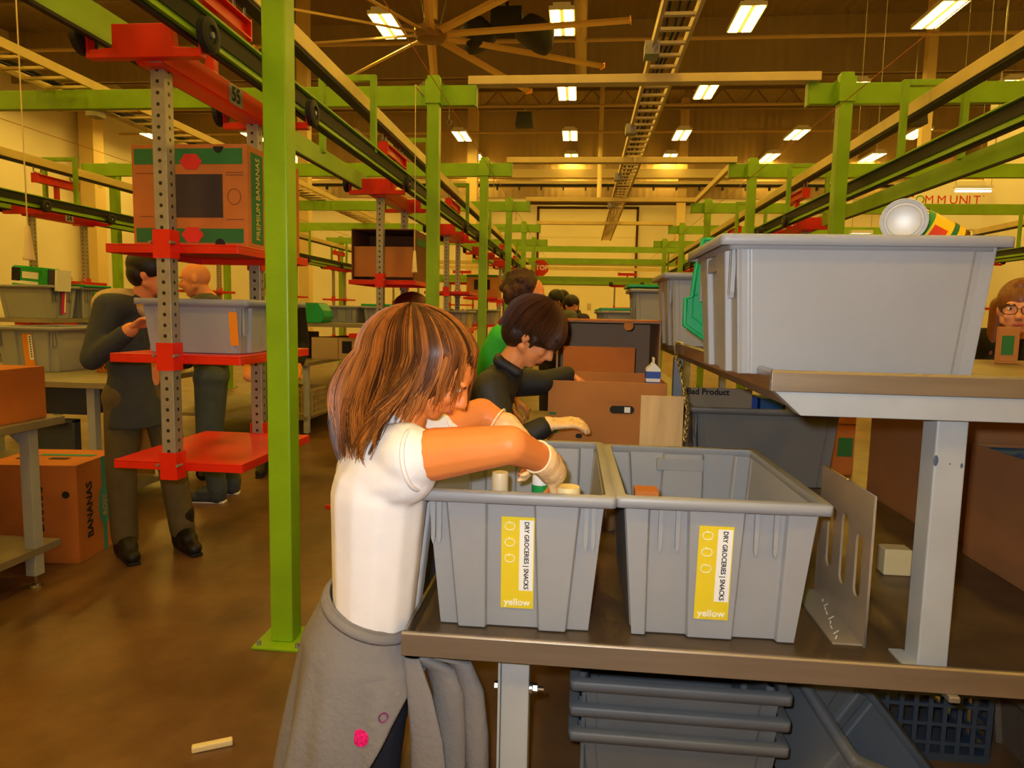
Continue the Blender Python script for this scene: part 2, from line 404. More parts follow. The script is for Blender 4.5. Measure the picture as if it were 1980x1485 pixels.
for k, (xa, xb, xm, nm) in LANES.items():
    zr = 2.44 if k == 'A' else 2.42
    channel_rail(xa, .4, 20.2, zr, -1, 'green wheel track of the %s, on its left side' % nm, lined=k != 'A')
    channel_rail(xb, .4, 20.2, zr, 1, 'green wheel track of the %s, on its right side' % nm, lined=k != 'B')
    power_rail(xm, .4, 20.2, 2.86, 'beige chain rail with dark slot above the %s' % nm)
    ys = [2.0, 4.72, 6.4, 8.6, 10.7, 12.9, 15.1, 17.3] if k != 'B' else [2.2, 4.95, 7.5, 9.9, 12.4, 15, 17.5]
    for n, y in enumerate(ys):
        u_frame(xa, xb, y+(.75 if k == 'C' else 0), 'green upside down U hanger frame, %s along the %s' % (ORD[n], nm))
# end loop tracks seen broadside
for k, (y, z) in enumerate(((20.3, 2.86), (22.5, 2.86))):
    tag(MB().box(-6, 7, y-.045, y+.045, z-.05, z+.05).build('power_rail', tan), 'beige chain rail crossing at the far end, %s one' % ('nearer', 'farther')[k], 'rail', 'beige cross rails at the far end')
for k, y in enumerate((20.14, 20.46, 22.34, 22.66)):
    tag(MB().box(-6, 7, y-.02, y+.02, 2.36, 2.48).build('track_rail', green), 'green wheel track crossing at the far end, %s from the camera' % ORD[k], 'rail', 'green wheel tracks')
# ------------------------------------------------------------------ red trolleys
def shelf_mb(z, w=.555, d=.70, t=.036):
    b = MB(); b.box(-w/2, w/2, 0, d, z-.008, z)
    b.box(-w/2, w/2, 0, .008, z-t, z-.008).box(-w/2, w/2, d-.008, d, z-t, z-.008).box(-w/2, -w/2+.008, .008, d-.008, z-t, z-.008).box(w/2-.008, w/2, .008, d-.008, z-t, z-.008)
    return b
def trolley(label, x, y, num=None, rz=0., shelves=(.765, 1.205, 1.645), light=True, plate='white', loc_z=0):
    t = thing('hanging_trolley', label, 'trolley', (x, y, 0), rz, 'red hanging trolleys')
    cx = .0
    for ya in (-.12, .86):
        b = MB(); b.prism([(-.224, 2.305), (.224, 2.305), (.224, 2.40), (.214, 2.40), (.214, 2.335), (.12, 2.342), (.11, 2.425), (-.12, 2.425), (-.12, 2.342), (-.214, 2.335), (-.214, 2.40), (-.224, 2.40)], (0, ya-.02, 0), (1, 0, 0), (0, 0, 1), (0, .04, 0))
        ax = b.build('axle_bar', red, t, bevel=.003)
        for s in (-1, 1):
            b = MB(); M = Matrix.Rotation(PI/2, 3, 'Y')
            b.lathe([(.012, -.018), (.050, -.019), (.063, -.013), (.063, .013), (.050, .019), (.034, .019), (.030, .011), (.012, .011)], (s*.244, ya, 2.385), 24, M)
            wh = b.build('wheel', black, t, smooth=True)
            MB().cyl((s*.2, ya, 2.385), (s*.264, ya, 2.385), .011, n=10).build('hub', galv, wh)
    b = MB(); b.box(-.055, -.047, -.1, .84, 2.30, 2.39).box(.047, .055, -.1, .84, 2.30, 2.39).box(-.047, .047, -.1, .84, 2.29, 2.30)
    b.build('spine_beam', red, t, bevel=.002)
    b = MB(); b.box(-.012, .012, .05, .63, 2.665, 2.735).box(-.04, .04, .05, .63, 2.735, 2.742).box(-.04, .04, .05, .63, 2.658, 2.665); b.box(-.04, .04, .04, .05, 2.65, 2.75).box(-.04, .04, .63, .64, 2.65, 2.75)
    b.build('tow_beam', red, t)
    MB().box(-.02, .02, .32, .36, 2.30, 2.66).build('tow_post', red, t)
    for ya in (.08, .6):
        b = MB(); b.tube([(0, ya-.05, 2.81), (0, ya-.05, 2.765), (0, ya, 2.745), (0, ya+.05, 2.765), (0, ya+.05, 2.81)], .007, 6)
        b.build('hanger_hook', galv, t)
    zb = shelves[0]-.05
    for yp in (-.028, .728):
        M = MB(); M.box(-.028, .028, yp-.028, yp+.028, 0, 2.34-zb)
        o = MB().box(-.028, .028, -.028, .028, 0, 2.34-zb).build('perforated_pillar', perf, t, bevel=.002); o.location = (0, yp, zb)
    for z in shelves:
        sh = shelf_mb(z).build('shelf', red, t, bevel=.002)
        for yp, s in ((-.028, -1), (.728, 1)):
            b = MB(); b.box(-.036, .036, yp+s*.029, yp+s*.035, z-.06, z+.05).box(-.036, -.029, yp-.03*s, yp+s*.029, z-.06, z+.05).box(.029, .036, yp-.03*s, yp+s*.029, z-.06, z+.05)
            br = b.build('bracket', red, sh)
            if s < 0:
                for q in (-.02, .02): MB().cyl((q*2.1, yp-.01, z+.0), (q*2.1, yp-.045, z), .006, n=8).build('bolt', galv, br)
    if num:
        side = 1
        pl = MB().box(.0555, .0575, .38, .50, 2.30, 2.385).build('number_plate', white if plate == 'white' else galv, t)
        text(num, .088, pl, (.0578, .44, 2.342), (PI/2, 0, PI/2), ink, sx=.9, bold=.002)
    return t
cartA = trolley('red hanging trolley numbered 55, nearest one, carrying the banana carton', -1.63, 2.62, '55', plate='grey')
cartB = copy_tree(cartA, (-1.63, 5.52, 0), label='red hanging trolley with an open dark carton, behind the brown haired child')
for q in [o for o in S.objects if o.parent == cartB and o.name.startswith('number_plate')]:
    for r in [o for o in S.objects if o.parent == q]: bpy.data.objects.remove(r)
    bpy.data.objects.remove(q)
cartM = cartB
lab = 'red hanging trolley, %s one along the left lane counted from the camera'
for n, y in enumerate((8.25, 11.0, 13.7, 16.4)): copy_tree(cartM, (-1.63, y, 0), label=lab % ORD[n+2])
cartC = trolley('red hanging trolley numbered 56 at left, with a brown carton', -5.70, 6.75, '56')
for n, y in enumerate((9.7, 12.6, 15.5)): copy_tree(cartM, (-5.70, y, 0), label='red hanging trolley in the far left lane, %s behind the one numbered 56' % ['first', 'second', 'third'][n])
for n, y in enumerate((7.5, 10.6, 13.6, 16.6)): copy_tree(cartM, (2.27, y, 0), label='red hanging trolley in the right lane, %s from the camera' % ORD[n])
for n, y in enumerate((8.6, 11.9, 15.2)): copy_tree(cartM, (6.38, y, 0), label='red hanging trolley in the far right lane, %s from the camera' % ORD[n])
for n, (x, y) in enumerate(((-1.75, 20.3), (1.75, 22.5), (-3.6, 22.5), (-4.9, 20.3))): copy_tree(cartM, (x, y, 0), PI/2, label='red hanging trolley seen broadside at the far end, ' + ['near the stop sign', 'right of the far group of people', 'second from the left', 'leftmost'][n])
# ------------------------------------------------------------------ cable ladders, cords, ducts, fan
def ladder(x0, x1, y0, y1, z, label, boxes=()):
    t = thing('cable_ladder', label, 'cable ladder', ((x0+x1)/2, y0, z), 0, 'cable ladders above the tracks')
    for x in (x0, x1): MB().box(x-.012, x+.012, y0, y1, z, z+.07).build('side_rail', tan, t, world=True)
    y = y0+.1; rg = MB().box(x0, x1, -.018, .018, z+.01, z+.03)
    rg.v = [(q[0]-(x0+x1)/2, q[1], q[2]-z) for q in rg.v]; ro = rg.build('rung', tan, t); ro.location = (0, .1, 0)
    while y < y1-.25:
        y += .23; r2 = ro.copy(); COL.objects.link(r2); r2.location = (0, y-y0, 0)
    b = MB()
    for k in range(3):
        pts = [(x0+.05+.045*k+.02*math.sin(i*1.7+k), y0+.3+i*.6, z+.045) for i in range(int((y1-y0-.4)/.6))]
        b.tube(pts, .011, 6)
    b.build('cables', dark, t, world=True)
    for y in boxes: MB().box(x0-.06, x0+.04, y-.07, y+.07, z-.06, z+.03).build('junction_box', galv, t, world=True)
ladder(.44, .66, 2.2, 17.8, 3.262, 'long beige cable ladder running over the middle of the aisle', (3.9, 5.1, 7.2, 9.6, 12))
ladder(-4.62, -4.2, 2.6, 19.5, 3.22, 'wide beige cable ladder above the space left of the left lane', (6.3, 9.2, 12))
def cord(x, y, z0, z1, label, h=.16, r=.022):
    t = thing('pull_cord', label, 'pull cord', (x, y, z0), 0, 'hanging pull cords')
    MB().cyl((0, 0, h), (0, 0, z1-z0), .003, n=6).build('cord', cream, t)
    if z1 < 3.2: MB().box(-.006, .006, 0, .30, z1-z0, z1-z0+.012).build('arm', cream, t)
    MB().lathe([(.004, h), (.010, h-.01), (r, .02), (r*1.15, .012), (r*1.15, 0)], n=14).build('handle', cream, t, smooth=True)
cord(-2.565, 3.0, 1.60, 4.2, 'white pull cord with cone handle hanging at far left')
cord(-1.31, 5.33, 1.70, 3.1, 'white pull cord with cone handle left of the second green post', .17, .02)
for k, (x, z, nm) in enumerate(((-1.03, 2.935, 'left'), (1.80, 2.935, 'right'), (-4.9, 2.935, 'far left'))):
    y0 = 1.2
    b = MB(); b.cyl((x, y0, z), (x, 19.3, z), .003, n=6)
    tag(b.build('trip_wire', mat('orange_wire', (190, 110, 50), .5)), 'thin taut wire through eye bolts along the %s row of beams' % nm, 'wire', 'trip wires')
# spiral duct
b = MB(); b.cyl((-.25, 13, 8.75), (-.25, 22.5, 8.75), .17, n=20)
tag(b.build('spiral_duct', mat('duct_metal', (196, 172, 120), .45, .3, var=.1, vs=20), smooth=True), 'round spiral duct under the ceiling along the lamp column', 'duct')
for k, y in enumerate((14.5, 19.2, 25, 28.5)):
    tag(MB().cyl((XL+.1, y, 8.65), (XR-.1, y, 8.65), .05, n=10).build('sprinkler_pipe', mat('pipe_paint', (196, 168, 116), .5)), 'thin sprinkler pipe across the ceiling, %s from the camera' % ORD[k], 'pipe', 'ceiling sprinkler pipes')
b = MB(); b.cyl((XL+.3, 30.2, 6.88), (XR-.3, 30.2, 6.88), .06, n=8)
x = XL+1
while x < XR: b.box(x-.03, x+.03, 30.1, 30.3, 6.68, 6.92); x += .95
tag(b.build('bus_bar', dark), 'dark cable run with brackets across the back wall', 'pipe')
tag(MB().cyl((.55, 29, 6.0), (.55, 29, 10.7), .09, n=12).build('drop_pipe', cream), 'pale vertical pipe hanging near the big back door', 'pipe')
for x, y, z, s, lb in ((-2.1, 23.5, 7.6, .5, 'black speaker hanging behind the second green post'), (8.3, 19, 6.4, .6, 'black speaker hanging at the right beyond the green beams')):
    t = thing('ceiling_speaker', lb, 'speaker', (x, y, z), 0, 'black speakers')
    MB().prism([(-.3, 0), (.3, 0), (.24, .45), (-.24, .45)], (0, 0, 0), (1, 0, 0), (0, 0, 1), (0, .4, 0)).build('cabinet', black, t, bevel=.01)
    MB().box(-.22, .22, -.01, 0, .06, .4).build('grille', dark, t)
    MB().cyl((0, .2, .45), (0, .2, ZC-z), .015, n=6).build('rod', galv, t)
t = thing('spot_head', 'dark stage lamp cluster under the ceiling beside the fan hub', 'lamp', (-1.9, 16.3, 7.5))
for dx, r in ((-.55, .42), (.55, .5)): MB().lathe([(.05, .55), (r*.7, .5), (r, .15), (r*.9, 0), (r*.5, -.03)], (dx, 0, 0), 18, Matrix.Rotation(.5*(1 if dx > 0 else -1), 3, 'Y')).build('lamp_head', dark, t, smooth=True)
MB().box(-.35, .35, -.2, .2, .2, .75).build('yoke', dark, t); MB().cyl((0, 0, .7), (0, 0, ZC-7.5), .04, n=8).build('rod', dark, t)
# big ceiling fan
t = thing('ceiling_fan', 'huge tan ceiling fan with long thin blades above the left green frames', 'fan', (-3.5, 15.6, 7.45))
fanm = mat('fan_metal', (222, 188, 120), .45)
MB().cyl((0, 0, .1), (0, 0, ZC-7.45), .15, n=20).build('down_rod', fanm, t, smooth=True)
MB().lathe([(.1, -.12), (.3, -.1), (.36, 0), (.36, .12), (.2, .2), (.16, .3)], n=24).build('motor_hub', mat('hub_dark', (120, 84, 48), .5), t, smooth=True)
for k in range(10):
    a = math.radians(28.5+36*k)
    d = V((math.cos(a), math.sin(a), 0)); q = V((-d.y, d.x, 0))
    b = MB(); r = []
    for s, wd in ((.34, .10), (4.35, .09)):
        r.append([d*s-q*wd+V((0, 0, .035)), d*s+V((0, 0, .055)), d*s+q*wd+V((0, 0, -.03)), d*s+V((0, 0, .02))])
    b.loft(r); bl = b.build('blade', fanm, t)
    MB().bar(d*4.35-q*.1, d*4.35+q*.1, .02, .12).build('blade_tip', mat('blade_tip_orange', (226, 150, 60), .5), bl)
for a in (0, 2.1, 4.2): MB().cyl((.2*math.cos(a), .2*math.sin(a), .2), (1.0*math.cos(a), 1.0*math.sin(a), ZC-7.45), .008, n=6).build('guy_wire', galv, t)
# ------------------------------------------------------------------ ceiling lamps
l0 = thing('ceiling_lamp', '', 'lamp', (-.66, 16.98, 8.2), 0, 'twin panel ceiling lamps')
b = MB(); b.box(-.29, .29, -.74, .74, .0, .09).box(-.2, .2, -.74, .74, .09, .16); b.build('housing', white, l0)
for s in (-1, 1): MB().box(s*.155-.10, s*.155+.10, -.70, .70, -.012, 0).build('light_panel', tube_on, l0)
for s in (-1, 1): MB().cyl((0, s*.6, .16), (0, s*.6, ZC-8.2), .006, n=5).build('wire', galv, l0)
CN = ['fourth from the left', 'fifth from the left']
first = True
vis_rows = {16.98: 'nearest row', 22.13: 'second row', 27.3: 'third row', 31.05: 'farthest row'}
cols_ = [-.66+4.2*k for k in range(-4, 5)]
for yr in (-3.6, 1.5, 6.7, 11.8, 16.98, 22.13, 27.3, 31.05):
    for kx, xx in enumerate(cols_):
        if yr == 16.98 and kx < 3: continue
        if yr in vis_rows:
            dx = kx-4
            side = 'in line with the aisle' if dx == 0 else '%s to the %s of the aisle' % (['first', 'second', 'third', 'fourth'][abs(dx)-1], 'left' if dx < 0 else 'right')
            lb = 'lit twin panel ceiling lamp, %s visible, %s' % (vis_rows[yr], side); g = 'twin panel ceiling lamps'
        else: lb = 'lit twin panel ceiling lamp above or behind the camera, outside the picture'; g = 'ceiling lamps outside the picture'
        if yr == 16.98 and kx == 4: l0['label'] = lb
        else: copy_tree(l0, (xx, yr, 8.2), label=lb, group=g)
# ------------------------------------------------------------------ storage totes
def rrect(hx, hy, r, z, n=4):
    pts = []
    for cx, cy, a0 in ((hx-r, -hy+r, -PI/2), (hx-r, hy-r, 0), (-hx+r, hy-r, PI/2), (-hx+r, -hy+r, PI)):
        for k in range(n+1):
            a = a0+PI/2*k/n; pts.append(V((cx+r*math.cos(a), cy+r*math.sin(a), z)))
    return pts
PAT = {'A': ([-.74, -.33, .26, .69], [-.82, -.31, .25, .78], 0), 'B': ([-.78, -.32, .22, .73], [-.75, -.37, .33, .70], 1)}
def tote_ring(hx, hy, t, front, back, dep):
    pts = []
    def side(y, sgn, key):
        T, B, inv = PAT[key]; bs = [T[i]*(1-t)+B[i]*t for i in range(4)]
        if sgn > 0: bs = [-q for q in reversed(bs)]
        row = []; st = inv; off = lambda q: -dep*q
        row.append((-1, st))
        for q in bs: row.append((q-.012, st)); st = 1-st; row.append((q+.012, st))
        row.append((1, st))
        return [(u*hx, y+sgn*off(s)) for u, s in row]
    f = side(-hy, -1, front)
    pts += [V((x, y, 0)) for x, y in f]
    ls = [(hx-.004, -hy+dep+.012), (hx-.004, -hy+.044), (hx, -hy+.048), (hx, hy-.048), (hx-.004, hy-.044), (hx-.004, hy-dep-.012)]
    pts += [V((x, y, 0)) for x, y in ls]
    g = side(hy, 1, back); pts += [V((x, y, 0)) for x, y in reversed(g)]
    pts += [V((-x, y, 0)) for x, y in reversed(ls)]
    return pts
def apple(b, cx, cz, r, y):
    pts = []
    for k in range(25):
        a = -PI/2+2*PI*k/24
        rr = r*(1-.22*math.exp(-((abs(a-PI/2) if a < 3*PI/2 else 9)/.35)**2)-.10*math.exp(-(min(abs(a+PI/2), abs(a-3*PI/2))/.3)**2))
        pts.append((cx+rr*math.cos(a), y, cz+rr*.88*math.sin(a)))
    b.tube(pts[:-1], .0011, 5, closed=True)
    b.tube([(cx, y, cz+r*.68), (cx-.002, y, cz+r*1.05)], .0011, 5)
def make_tote(label, loc, rz=0., W=.50, D=.74, H=.375, front='A', back='B', m=tote, lab=None, labu=0., taper=.030, group='grey storage totes', words=None, sub=''):
    t = thing('storage_tote', label, 'tote', loc, rz, group)
    hx, hy = W/2-.026, D/2-.026; dep = .016; b = MB(); rings = []
    for k in range(6):
        s = k/5; z = H-.02-(H-.02)*s
        rings.append([q+V((0, 0, z)) for q in tote_ring(hx-taper*s, hy-taper*s, s, front, back, dep)])
    b.loft(rings[::-1], True, False)
    body = b.build('body', m, t, bevel=.003, angle=30)
    so = body.modifiers.new('wall', 'SOLIDIFY'); so.thickness = .004; so.offset = -1
    b = MB(); r = .014
    b.loft([rrect(W/2, D/2, r, H-.026), rrect(W/2, D/2, r, H-.003), rrect(W/2-.003, D/2-.003, r, H), rrect(W/2-.026, D/2-.026, r, H), rrect(W/2-.029, D/2-.029, r, H-.034)], False, False)
    rm = b.build('rim', m, t, smooth=True); so = rm.modifiers.new('wall', 'SOLIDIFY'); so.thickness = .003; so.offset = -1
    for sg, key in ((-1, front), (1, back)):
        T, B_, inv = PAT[key]
        for i in ((0, 2) if not inv else (None,)):
            if i is None: us = (-.93, -.86, .80, .88)
            else: us = (T[i]+.13, T[i+1]-.10)
            for u in us:
                b = MB(); x = u*hx*(-sg if sg > 0 else 1)
                y0 = sg*(hy-dep); b.prism([(-.006, H-.03), (.006, H-.03), (.005, H-.135), (0, H-.15), (-.005, H-.135)], (x, y0-sg*.004, 0), (1, 0, 0), (0, 0, 1), (0, sg*.010, 0)); b.build('rib', m, t)
    # inside grip band on the back wall
    if m is tote:
        b = MB(); b.box(-hx*.33, hx*.33, hy-.026, hy-.006, H-.075, H-.036); b.build('grip_band', m, t, bevel=.002)
    if lab:
        a = math.atan2(taper, H); zc = H*.48; yy = -(hy-taper*(1-zc/(H-.02)))-.0025+(dep if PAT[front][2] else 0)
        if lab is yellowL: wl, hl = .085, .25
        else: wl, hl = .075, .24
        lb = MB().box(-wl/2, wl/2, -.0015, 0, -hl/2, hl/2).build('label', lab, t); lb.location = (labu, yy, zc); lb.rotation_euler = (a, 0, 0)
        MB().box(wl*.05, wl*.47, -.0022, -.0014, -hl*.30, hl*.47).build('white_strip', paper, lb)
        if lab is yellowL:
            text('DRY GROCERIES | SNACKS', .0168, lb, (wl*.26, -.0026, hl*.085), (PI/2, PI/2, 0), ink, bold=.0003, sx=.92)
            text('yellow', .026, lb, (.0, -.002, -hl*.435), (PI/2, 0, 0), paper, bold=.0004)
            for k in range(3):
                b = MB(); apple(b, -wl*.24, hl*(.40-.175*k), .0125, -.0022); b.build('apple_outline', paper, lb)
        else:
            b = MB()
            for k in range(9): b.box(wl*.2, wl*.34, -.0026, -.002, hl*(.40-.075*k)-.006, hl*(.40-.075*k)+.005)
            b.build('print_lines', ink, lb)
    return t
TZ = .58
bin1 = make_tote('grey tote with yellow DRY GROCERIES label, left one, the girl reaches in', (-.157, 2.03, TZ), .012, W=.503, D=.75, front='B', back='A', lab=yellowL, labu=.008)
bin2 = make_tote('grey tote with yellow DRY GROCERIES label, right one, open and nearly empty', (.352, 2.03, TZ), .016, W=.522, D=.71, front='A', back='B', lab=yellowL, labu=-.008)
# ------------------------------------------------------------------ steel packing workbench
traym = mat('worn_tray_steel', (122, 104, 82), .42, .75, var=.16, vs=4, bump=.05, bs=90, stretch=(2, 2, 30))
t = thing('packing_workbench', 'long stainless steel packing workbench with raised shelf, grey legs, in the foreground', 'workbench', (.8, 2.9, 0))
x0, x1, y0, y1 = -.42, 1.74, 1.593, 5.8
b = MB(); b.box(x0+.003, x1-.003, y0+.003, y1-.003, .570, .578); b.build('tray_floor', traym, t, world=True)
b = MB()
prof = [(0, .55), (0, .606), (.0035, .6105), (.011, .6105), (.0135, .606), (.0135, .581), (.0035, .577), (.0035, .55)]
b.prism(prof, (x0, y0, 0), (0, 1, 0), (0, 0, 1), (x1-x0, 0, 0)); b.build('front_lip', steelx, t, world=True, bevel=.001)
b = MB(); b.prism(prof, (x0, y0+.014, 0), (1, 0, 0), (0, 0, 1), (0, y1-y0-.014, 0)); b.build('side_lip', steel, t, world=True)
b = MB(); b.box(x0+.05, x1-.02, y0+.04, y0+.09, .528, .549).box(x0+.03, x0+.09, y0+.09, y1-.1, .528, .549); b.build('under_frame', mat('dark_frame', (60, 56, 52), .5, .3), t, world=True)
def leg(x, y, z0, z1, m=greyp, nm='leg', s=.072):
    lg = MB().box(x, x+s, y, y+s, z0, z1).build(nm, m, t, bevel=.004, world=True); return lg
lg = leg(-.177, 1.66, 0, .57)
MB().box(-.184, -.178, 1.655, 1.72, .2, .55).build('side_plate', greyp, lg, world=True)
for z in (.515, .435):
    b = MB(); b.cyl((-.19, 1.69, z), (-.068, 1.69, z), .006, n=10); b.cyl((-.105, 1.69, z), (-.098, 1.69, z), .016, n=18); b.cyl((-.096, 1.69, z), (-.085, 1.69, z), .0125, n=6); b.cyl((-.196, 1.69, z), (-.188, 1.69, z), .011, n=6)
    b.build('bolt', chrome, lg, world=True, smooth=False)
for (x, y) in ((1.64, 1.66), (-.30, 5.5), (1.64, 5.5)): leg(x, y, 0, .57)
up = leg(.824, 1.66, .578, 1.18, nm='upright', s=.069)
for q_, r_ in (((.826, 1.6585, 1.08), (.006, .001, .013)), ((.858, 1.6592, 1.073), (.002, .001, .002)), ((.884, 1.6592, 1.07), (.003, .001, .006))): MB().sph(q_, r_, 8, 6).build('paint_chip', mat('chip_blue', (70, 84, 104), .6), up, world=True)
b = MB(); b.box(.79, .824, 1.655, 1.735, .5785, .584); b.build('foot_plate', greyp, up, world=True)
for (x, y) in ((.50, 3.75), (.47, 5.5), (1.09, 3.75), (1.66, 1.66), (1.09, 5.5)): leg(x, y, .578, 1.18, nm='upright', s=.05)
# upper tray
u0, u1 = .432, 2.3
b = MB(); b.box(u0+.003, 1.15, 1.603, 5.9, 1.256, 1.262).box(1.15, u1, 1.603, 2.75, 1.256, 1.262); b.build('upper_tray', traym, t, world=True)
up_prof = [(0, 1.236), (0, 1.278), (.004, 1.284), (.012, 1.284), (.014, 1.279), (.014, 1.2625), (.004, 1.258), (.004, 1.236)]
b = MB(); b.prism(up_prof, (u0, 1.6, 0), (0, 1, 0), (0, 0, 1), (u1-u0, 0, 0)); b.build('upper_front_lip', steelx, t, world=True, bevel=.001)
b = MB(); b.prism(up_prof, (u0, 1.615, 0), (1, 0, 0), (0, 0, 1), (0, 4.28, 0)); b.build('upper_side_lip', steel, t, world=True)
b = MB(); b.prism([(.442, 1.235), (2.25, 1.235), (2.25, 1.181), (.502, 1.181)], (0, 1.606, 0), (1, 0, 0), (0, 0, 1), (0, .05, 0)); b.build('cross_support', greyp, t, world=True, bevel=.002)
b = MB(); b.prism([(.448, 1.255), (.448, 1.235), (.512, 1.185), (.56, 1.185), (.56, 1.255)], (0, 1.66, 0), (1, 0, 0), (0, 0, 1), (0, 4.1, 0)); b.build('edge_support', mat('tan_channel', (150, 122, 92), .45, .4), t, world=True)
MB().box(.86, .885, 1.58, 1.62, .535, .55).build('clip', galv, t, world=True, bevel=.003)
# ------------------------------------------------------------------ things in and around the two front totes
glass = mat('clear_plastic', (250, 246, 236), .06, trans=1., ior=1.35, spec=.6)
def jar(label, loc, r, h, body, lidc, name='jar', band=None):
    t = thing(name, label, 'jar', loc)
    MB().lathe([(r*.9, 0), (r, .006), (r, h*.72), (r*.94, h*.78), (r*.94, h*.8)], n=20).build('body', body, t, smooth=True)
    MB().lathe([(r*.98, h*.79), (r, h*.8), (r, h*.98), (r*.93, h)], n=24).build('lid', lidc, t, smooth=True)
    if band: MB().lathe([(r+.0006, h*.1), (r+.0008, h*.11), (r+.0008, h*.42), (r+.0006, h*.43)], n=20, cap0=False, cap1=False).build('wrap_label', band, t)
    return t
whitej = mat('white_sticks', (238, 232, 222), .5, var=.14, vs=6, stretch=(60, 60, 1))
jar('round tub of white sticks standing in the left front tote', (-.205, 1.80, .60), .0225, .375, whitej, mat('tub_lid', (214, 196, 160), .35, spec=.6), 'stick_tub')
jar('white jar with a green band held by the girl in the left front tote', (-.098, 1.81, .60), .021, .375, whitej, white, 'spice_jar', None)
MB().lathe([(.0218, .315), (.0222, .318), (.0222, .342), (.0218, .345)], n=20, cap0=False, cap1=False).build('wrap_label', mat('jar_green', (20, 140, 60), .4), [o for o in S.objects if o.name.startswith('spice_jar')][0])
jar('short clear jar under the gloved hand in the left front tote', (-.022, 1.77, .60), .032, .352, whitej, cream, 'clear_jar')
tag(MB().box(.152, .212, 1.768, 1.83, .60, .948).build('carton_flap', cardO), 'small tan carton sticking up in the front left corner of the right tote', 'carton')
jar('jar with a blue lid seen in the gap between the two front totes', (.115, 2.62, .578), .045, .13, mat('jar_amber', (150, 110, 70), .2, spec=.6), blue, 'blue_lid_jar')
# paper block
tag(MB().box(1.0, 1.085, 2.27, 2.33, .578, .665).build('note_block', cream, bevel=.004), 'cream paper block standing on the tray left of the grey upright', 'paper block')
# clear divider
def plate_with_slots(name, m, parent, w, h, slots, thick, M):
    cu = bpy.data.curves.new('c', 'CURVE'); cu.dimensions = '2D'; cu.fill_mode = 'BOTH'; cu.extrude = thick/2
    def spl(pts):
        s = cu.splines.new('POLY'); s.points.add(len(pts)-1); s.use_cyclic_u = True
        for p, q in zip(s.points, pts): p.co = (q[0], q[1], 0, 1)
    spl([(0, 0), (w, 0), (w, h), (0, h)])
    for cx, cy, rx, ry in slots:
        pts = []
        for k in range(24):
            a = 2*PI*k/24; pts.append((cx+rx*math.cos(a), cy+math.copysign(ry-rx, math.sin(a))+rx*math.sin(a)))
        spl(pts)
    ob = bpy.data.objects.new('c', cu); COL.objects.link(ob); dg = bpy.context.evaluated_depsgraph_get(); me = bpy.data.meshes.new_from_object(ob.evaluated_get(dg)); bpy.data.objects.remove(ob)
    me.transform(M); me.materials.clear(); me.materials.append(m); me.name = name
    o = bpy.data.objects.new(name, me); COL.objects.link(o); o.parent = parent; return o
t = thing('clear_divider', 'scratched clear acrylic divider with three oval slots beside the right front tote', 'divider', (.735, 1.74, .578))
acry = mat('clear_acrylic', (226, 206, 176), .10, trans=.62, ior=1.25, spec=.7, var=.06, vs=6, bump=.06, bs=9)
M = Matrix(((0, 0, 1, 0), (1, 0, 0, 0), (0, 1, 0, 0), (0, 0, 0, 1)))
plate_with_slots('upright_panel', acry, t, .37, .39, [(.07, .19, .022, .085), (.17, .20, .024, .10), (.275, .20, .024, .09)], .006, M)
MB().box(-.075, -.003, .01, .36, 0, .005).build('foot_flange', acry, t)
b = MB()
for k in range(9): b.bar((-.06+.006*k, .03+.03*k, .0055), (-.05+.006*k+.01*math.sin(k*2), .05+.03*k, .0055), .003, .001)
b.build('scratch_marks', paper, t)
# chain
t = thing('hanging_chain', 'steel link chain hanging from the raised shelf edge past the plywood board', 'chain', (.38, 2.75, .93))
P3 = [V((.418, 3.10, 1.235)), V((.418, 2.88, 1.155)), V((.411, 2.64, 1.048)), V((.374, 2.43, .966))]
def chain_pt(u_):
    u_ *= 3; i_ = min(2, int(u_)); f_ = u_-i_; return P3[i_].lerp(P3[i_+1], f_)-V((.38, 2.75, .93))
b = MB(); nk = 24
for k in range(nk):
    c_ = chain_pt((k+.5)/nk); d_ = (chain_pt((k+.9)/nk)-chain_pt((k+.1)/nk)).normalized(); x_ = d_.orthogonal().normalized()
    if k % 2: x_ = d_.cross(x_)
    b.tube([c_+x_*.008*math.cos(a)+d_*(.0165*math.sin(a)+(.004 if math.sin(a) > 0 else -.004)) for a in [2*PI*i_/14 for i_ in range(14)]], .0026, 6, closed=True)
b.build('links', chrome, t, smooth=True)
MB().tube([V(q)-V((.38, 2.75, .93)) for q in ((.447, 3.1, 1.283), (.42, 3.1, 1.288), (.413, 3.1, 1.265), (.418, 3.1, 1.235))], .006, 8).build('hook', chrome, t)
# plywood board
tag(MB().box(.233, .392, 2.62, 2.632, .578, 1.10).build('plywood_board', ply), 'upright plywood board on the bench behind the right front tote', 'board')
# cartons
def carton(label, loc, size, rz=0., m=card, inner=None, open_top=True, flaps=(), name='carton', group=None, th=.006, cat='carton'):
    w, d, h = size; t = thing(name, label, cat, loc, rz, group)
    b = MB(); b.box(-w/2, w/2, -d/2, d/2, 0, th)
    b.box(-w/2, w/2, -d/2, -d/2+th, th, h).box(-w/2, w/2, d/2-th, d/2, th, h).box(-w/2, -w/2+th, -d/2+th, d/2-th, th, h).box(w/2-th, w/2, -d/2+th, d/2-th, th, h)
    if not open_top: b.box(-w/2+th, w/2-th, -d/2+th, d/2-th, h-th, h-.001)
    b.build('box_walls', m, t, bevel=.002)
    if inner:
        b = MB(); e = th+.0015; b.box(-w/2+e, w/2-e, d/2-e-.001, d/2-e, th+.001, h-.012).box(-w/2+e, -w/2+e+.001, -d/2+e, d/2-e, th+.001, h-.012).box(w/2-e-.001, w/2-e, -d/2+e, d/2-e, th+.001, h-.012)
        b.build('lining', inner, t)
    return t
